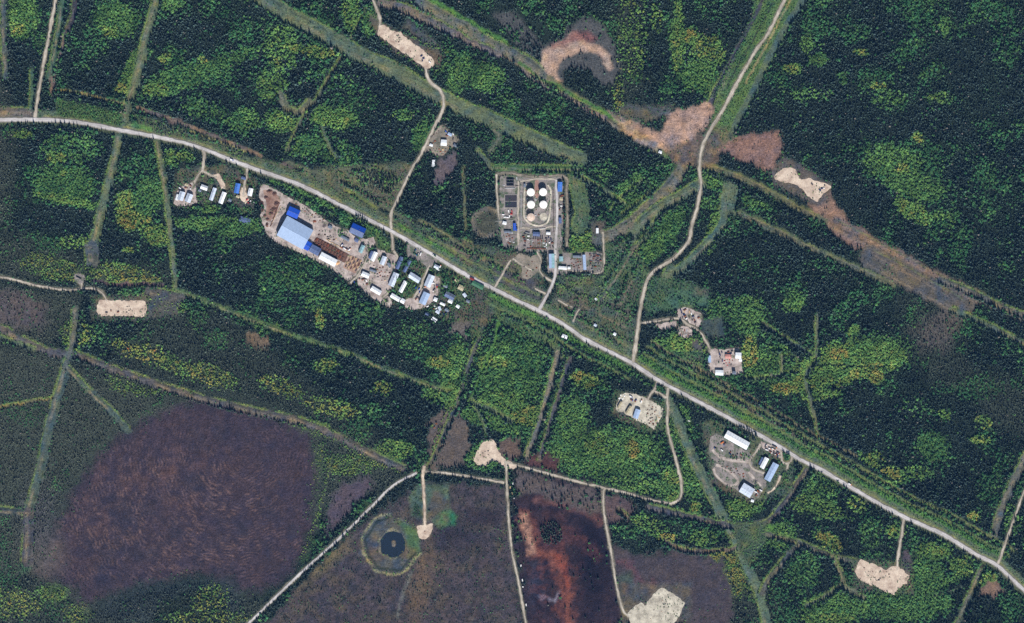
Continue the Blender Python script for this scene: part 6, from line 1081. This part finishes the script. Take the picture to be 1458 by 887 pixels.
def clutter(poly_, n, what, label, group, mats, seed, rot=None):
    r = random.Random(seed); p = np.array(poly_, float); k = 0; tries = 0; used = []
    while k < n and tries < 3000:
        tries += 1; x, y = r.uniform(p[:, 0].min(), p[:, 0].max()), r.uniform(p[:, 1].min(), p[:, 1].max()); c = False
        for i in range(len(p)):
            x1, y1 = p[i]; x2, y2 = p[(i + 1) % len(p)]
            if (y1 > y) != (y2 > y) and x < (x2 - x1) * (y - y1) / (y2 - y1 + 1e-9) + x1: c = not c
        if not c or any((x - a) ** 2 + (y - b_) ** 2 < 7 for a, b_ in used): continue
        used.append((x, y)); mt = r.choice(mats); rz = (rot if rot is not None else r.uniform(0, 180)) + r.gauss(0, 6) + r.choice((0, 90))
        if what == 'container': container(x, y, rz, label, group, mt, r.choice((3.2, 6.1, 6.1)))
        elif what == 'truck': truck(x, y, rz, label, group, r.choice(('cwhite', 'corange', 'cblue')), mt, r.uniform(7, 10))
        elif what == 'heap': mound(x, y, r.uniform(.9, 2), r.uniform(.8, 1.6), r.uniform(.8, 1.8), mt, 'scrap_heap', label, group, seed * 50 + k)
        elif what == 'pipes': logs(x, y, r.uniform(5, 9), r.uniform(1.5, 3), rz, label, group, mt, 2, .4, seed * 60 + k, 'pipe_stack')
        k += 1
CW = ['cwhite', 'cblue', 'rust', 'cwhite', 'scrap', 'cgreen']
clutter([(612,198),(622,184),(630,180),(624,196),(612,212),(606,212)], 9, 'heap', 'scrap heap in the strip between the road and the lane of the scrap camp', 'scrap heaps of the camp strip', ['scrap', 'rust', 'slab', 'cwhite'], 1)
clutter([(634,186),(648,192),(646,200),(638,198)], 6, 'container', 'container cabin at the top right of the scrap camp', 'cabins of the scrap camp', CW, 2)
clutter([(622,212),(640,208),(644,214),(630,222)], 8, 'heap', 'scrap heap below the square workshop of the scrap camp', 'scrap heaps below the workshop', ['scrap', 'rust', 'lumber'], 3)
clutter([(500,404),(520,392),(526,402),(514,415)], 8, 'container', 'container hut in the cluttered corner behind the timber yard', 'huts behind the timber yard', CW, 4, 30)
clutter([(528,376),(548,380),(556,388),(548,400),(532,398),(527,386)], 22, 'heap', 'brown heap in the rubble plot below the two sheds by the village entrance', 'rubble plot heaps', ['scrap', 'slab', 'rust', 'lumber'], 5)
clutter([(604,404),(624,396),(622,414),(612,420)], 6, 'truck', 'parked vehicle in the yard right of the village barracks', 'vehicles in the village yard', ['cred', 'cwhite', 'scrap'], 6)
clutter([(588,410),(596,408),(600,420),(588,436),(582,428)], 7, 'container', 'container box by the lower end of the tan village lane', 'boxes by the village lane', CW, 7, 60)
clutter([(620,376),(632,378),(634,384),(622,384)], 3, 'truck', 'pale truck parked near the village roadside', 'trucks near the village roadside', ['cwhite', 'scrap'], 8, -30)
clutter([(584,352),(600,360),(600,366),(586,362)], 4, 'truck', 'truck on the pinkish parking strip beside the main road', 'trucks on the parking strip', ['cgreen', 'rust', 'cwhite'], 9, -30)
clutter([(350,284),(362,282),(362,292),(350,290)], 7, 'container', 'small box in the purple grey clutter below the white hamlet house', 'boxes below the hamlet house', ['cwhite', 'scrap', 'cnavy', 'cred'], 10)
clutter([(486,345),(500,352),(498,362),(484,354)], 5, 'truck', 'truck parked on the open gravel of the timber yard', 'trucks in the timber yard', ['rust', 'cwhite', 'cblue'], 11, -28)
clutter([(924,577),(936,580),(938,586),(930,604),(922,604),(920,592)], 20, 'heap', 'dark scrap heap in the middle of the truck lot', 'scrap heaps of the truck lot', ['scrap', 'slab', 'scrap', 'rust'], 12)
clutter([(893,561),(915,567),(918,574),(898,570)], 4, 'truck', 'truck on the open upper part of the truck lot', 'trucks of the truck lot', ['scrap', 'cwhite', 'rust'], 13, -20)
clutter([(939,584),(943,586),(934,606),(931,604)], 5, 'pipes', 'pale pipe bundle along the right edge of the truck lot', 'pipe bundles of the truck lot', ['pipe', 'lumber'], 14, 60)
clutter([(1022,499),(1042,498),(1043,503),(1030,504),(1028,520),(1021,518)], 10, 'container', 'dark machine box beside the pink roofed shed', 'machine boxes of the square lot', ['scrap', 'rust', 'cnavy', 'cgreen'], 15, 0)
clutter([(1028,512),(1044,512),(1044,520),(1030,522)], 9, 'heap', 'reddish parts heap below the pink roofed shed', 'parts heaps of the square lot', ['rust', 'cred', 'scrap'], 16)
clutter([(964,443),(976,440),(996,449),(992,462),(980,457),(970,452)], 16, 'container', 'small store box in the upper storage lot', 'boxes of the storage lot', ['cwhite', 'scrap', 'rust', 'lumber', 'cnavy'], 17, 20)
clutter([(967,467),(985,471),(985,479),(967,478)], 9, 'pipes', 'pipe bundle in the small square below the storage lot', 'pipe bundles of the storage lot', ['pipe', 'rust', 'scrap'], 18, 0)
clutter([(1020,655),(1040,662),(1060,672),(1066,680),(1050,678),(1024,664)], 16, 'heap', 'rusty machine heap in the line across the depot yard', 'machine heaps of the depot yard', ['scrap', 'rust', 'slab'], 19)
clutter([(1088,634),(1108,642),(1110,650),(1092,642)], 10, 'truck', 'vehicle parked in the roadside lot of the depot', 'vehicles in the roadside lot', ['cwhite', 'scrap', 'cnavy', 'rust'], 20, -28)
clutter([(1014,622),(1028,628),(1040,640),(1020,646)], 4, 'truck', 'truck standing at the upper left of the depot yard', 'trucks of the depot yard', ['cwhite', 'corange', 'scrap'], 21)
clutter([(812,366),(826,368),(828,382),(814,380)], 16, 'heap', 'brown equipment heap in the court left of the thin pale shed', 'equipment heaps of the court', ['scrap', 'rust', 'slab'], 22)
clutter([(838,362),(856,362),(856,382),(840,384)], 20, 'container', 'switch cabinet standing in the switchyard', 'switch cabinets', ['scrap', 'rust', 'steel'], 23, 0)
clutter([(716,252),(736,252),(736,270),(716,270)], 6, 'pipes', 'pipe bundle among the three dark vessels', 'pipe bundles by the vessels', ['pipe', 'scrap'], 24, 0)
clutter([(730,312),(736,312),(736,328),(730,328)], 4, 'container', 'navy container at the left edge of the tank farm', 'navy containers', ['cnavy', 'cblue'], 25, 90)
clutter([(752,340),(776,340),(778,354),(752,354)], 16, 'heap', 'small valve group under the wide pipe rack', 'valve groups', ['rust', 'scrap', 'pipe'], 26)
clutter([(796,278),(801,278),(801,300),(796,300)], 6, 'container', 'equipment box below the blue roofed pump house', 'boxes under the pump house', ['scrap', 'cwhite', 'rust'], 27, 90)
clutter([(745,376),(764,368),(766,386),(750,394)], 8, 'heap', 'dark earth heap on the tan dirt below the tank farm', 'earth heaps on the tan dirt', ['slab', 'scrap', 'rust'], 28)
clutter([(178,430),(184,430),(184,448),(178,448)], 5, 'heap', 'pumping well unit in the middle of the left sand pad', 'well units of the left pad', ['scrap', 'dark'], 29)
clutter([(565,46),(572,50),(568,60),(562,58)], 4, 'heap', 'well unit on the long sandy pad', 'well units of the top pad', ['scrap', 'dark'], 30)
clutter([(600,78),(616,86),(612,94),(600,88)], 4, 'container', 'small cabin at the lower end of the long sandy pad', 'cabins of the top pad', ['cwhite', 'cnavy', 'scrap'], 31)
clutter([(1155,262),(1180,264),(1168,274)], 5, 'container', 'small unit on the ragged sandy pad', 'units of the ragged pad', ['cnavy', 'scrap', 'cwhite'], 32)
clutter([(1245,818),(1256,822),(1254,830),(1246,826)], 4, 'heap', 'dark well unit on the lower right sand pad', 'well units of the lower right pad', ['scrap', 'dark'], 33)
clutter([(690,640),(700,640),(700,652),(692,652)], 3, 'heap', 'dark well unit on the rounded sandy pad', 'well units of the rounded pad', ['scrap', 'dark'], 34)
clutter([(726,674),(732,674),(732,712),(726,712)], 4, 'container', 'pale well cabin beside the narrow track', 'well cabins by the track', ['cwhite', 'lumber'], 35, 0)
clutter([(738,800),(742,800),(752,860),(748,870)], 4, 'container', 'pale well cabin in the bog beside the narrow track', 'well cabins in the bog', ['cwhite', 'cwhite'], 36, 0)
clutter([(716,328),(734,330),(734,348),(718,346)], 12, 'heap', 'rusty equipment heap at the lower left of the tank farm', 'equipment heaps left', ['rust', 'scrap', 'pipe'], 41)
clutter([(744,328),(756,330),(754,352),(744,350)], 10, 'container', 'equipment cabinet left of the slate pump house', 'cabinets left of the pump house', ['scrap', 'cwhite', 'rust', 'steel'], 42, 0)
clutter([(776,336),(788,330),(788,352),(778,352)], 10, 'container', 'equipment cabinet between the pipe racks and the access road', 'cabinets by the access road', ['scrap', 'cwhite', 'rust', 'cnavy'], 43, 0)
clutter([(748,266),(751,266),(751,312),(748,312)], 7, 'heap', 'valve cluster along the left foot of the tank bank', 'valve clusters left of the tanks', ['rust', 'pipe', 'scrap'], 44)
clutter([(762,284),(768,284),(768,314),(762,314)], 8, 'heap', 'valve cluster in the aisle between the storage tanks', 'valve clusters between the tanks', ['rust', 'pipe', 'scrap'], 45)
clutter([(714,300),(730,300),(730,312),(714,312)], 8, 'container', 'pale box below the settling basin', 'boxes below the settling basin', ['cwhite', 'scrap', 'cred'], 46, 0)
clutter([(450,326),(470,330),(486,345),(470,342),(452,334)], 14, 'heap', 'timber scrap heap above the log rows', 'timber scrap above the log rows', ['lumber', 'slab', 'scrap'], 47)
clutter([(420,288),(446,302),(470,316),(462,318),(440,308),(424,298)], 14, 'heap', 'dark scrap heap along the upper edge of the timber yard', 'scrap along the upper yard edge', ['slab', 'scrap', 'rust', 'lumber'], 48)
clutter([(606,432),(632,428),(650,438),(636,448),(616,448)], 14, 'container', 'small store box among the huts at the lower village edge', 'boxes at the lower village edge', ['cwhite', 'scrap', 'rust', 'cnavy', 'cgreen'], 49, 30)
clutter([(558,428),(572,434),(566,440),(556,436)], 5, 'heap', 'scrap heap behind the white forest edge shed', 'scrap behind the forest edge shed', ['scrap', 'lumber'], 50)
clutter([(250,266),(262,264),(276,262),(276,270),(252,274)], 6, 'container', 'small box in the yard above the twin grey houses', 'boxes above the twin houses', ['cwhite', 'scrap', 'rust'], 51)
clutter([(1036,640),(1056,648),(1062,656),(1040,652)], 8, 'container', 'dark machine in the row below the long depot warehouse', 'machines below the depot warehouse', ['scrap', 'rust', 'cnavy'], 52, -28)
clutter([(1072,696),(1084,698),(1078,708)], 5, 'truck', 'truck parked beside the wide grey garage', 'trucks by the grey garage', ['cwhite', 'scrap', 'rust'], 53, 60)
clutter([(880,562),(890,562),(888,570),(880,572)], 4, 'heap', 'scrap heap at the upper left corner of the truck lot', 'scrap at the truck lot corner', ['scrap', 'cwhite'], 54)
clutter([(150,434),(170,434),(170,446),(150,446)], 3, 'container', 'small unit on the left half of the left sand pad', 'units of the left pad', ['scrap', 'rust'], 55)
clutter([(905,870),(950,850),(960,866),(925,885)], 5, 'heap', 'small spoil heap on the bottom sand pad', 'spoil heaps of the bottom pad', ['sand', 'dirt', 'scrap'], 56)
clutter([(1226,804),(1270,815),(1280,830),(1240,826)], 7, 'heap', 'small spoil heap on the lower right sand pad', 'spoil heaps of the lower right pad', ['sand', 'dirt', 'slab'], 57)
clutter([(546,42),(560,50),(590,74),(580,74),(552,54)], 6, 'heap', 'small spoil heap on the long top sand pad', 'spoil heaps of the top pad', ['sand', 'dirt', 'slab'], 58)
truck(980, 599, -20, 'lone white truck in the scrub beside the curving sandy road', None, 'cwhite', 'cwhite', 9.5, .1)
truck(1103, 636, -28, 'long truck standing on the main road beside the depot', None, 'corange', 'scrap', 13, .62)
truck(330, 227.5, -22, 'truck driving on the main road above the left hamlet', None, 'cblue', 'cwhite', 9, .62)
truck(618.5, 364, 149, 'truck driving on the main road beside the village', None, 'cwhite', 'cgreen', 9, .62)
truck(1210, 689.5, -30, 'truck driving alone on the right part of the main road', None, 'corange', 'cwhite', 9, .62)
vessel(605, 757, 2.4, .7, R(30), 'small wellhead unit at the centre of the round well pad', None, 'rust')

# ------------------------------------------------------------------ air: the blue veil between the ground and the high camera
hz = MB(); hz.box(-6500, 6500, -6500, 6500, -3, CAM_Z + 60); ho = hz.build('haze'); tag(ho, None, None, None, 'stuff')
mh = bpy.data.materials.new('haze_air'); mh.use_nodes = True; nt = mh.node_tree; nt.nodes.clear()
pv = nt.nodes.new('ShaderNodeVolumePrincipled'); om = nt.nodes.new('ShaderNodeOutputMaterial'); nt.links.new(pv.outputs[0], om.inputs['Volume'])
pv.inputs['Color'].default_value = (.14, .40, 1.0, 1); pv.inputs['Density'].default_value = HAZE; pv.inputs['Anisotropy'].default_value = 0.0
ho.data.materials.append(mh); ho.display_type = 'WIRE'
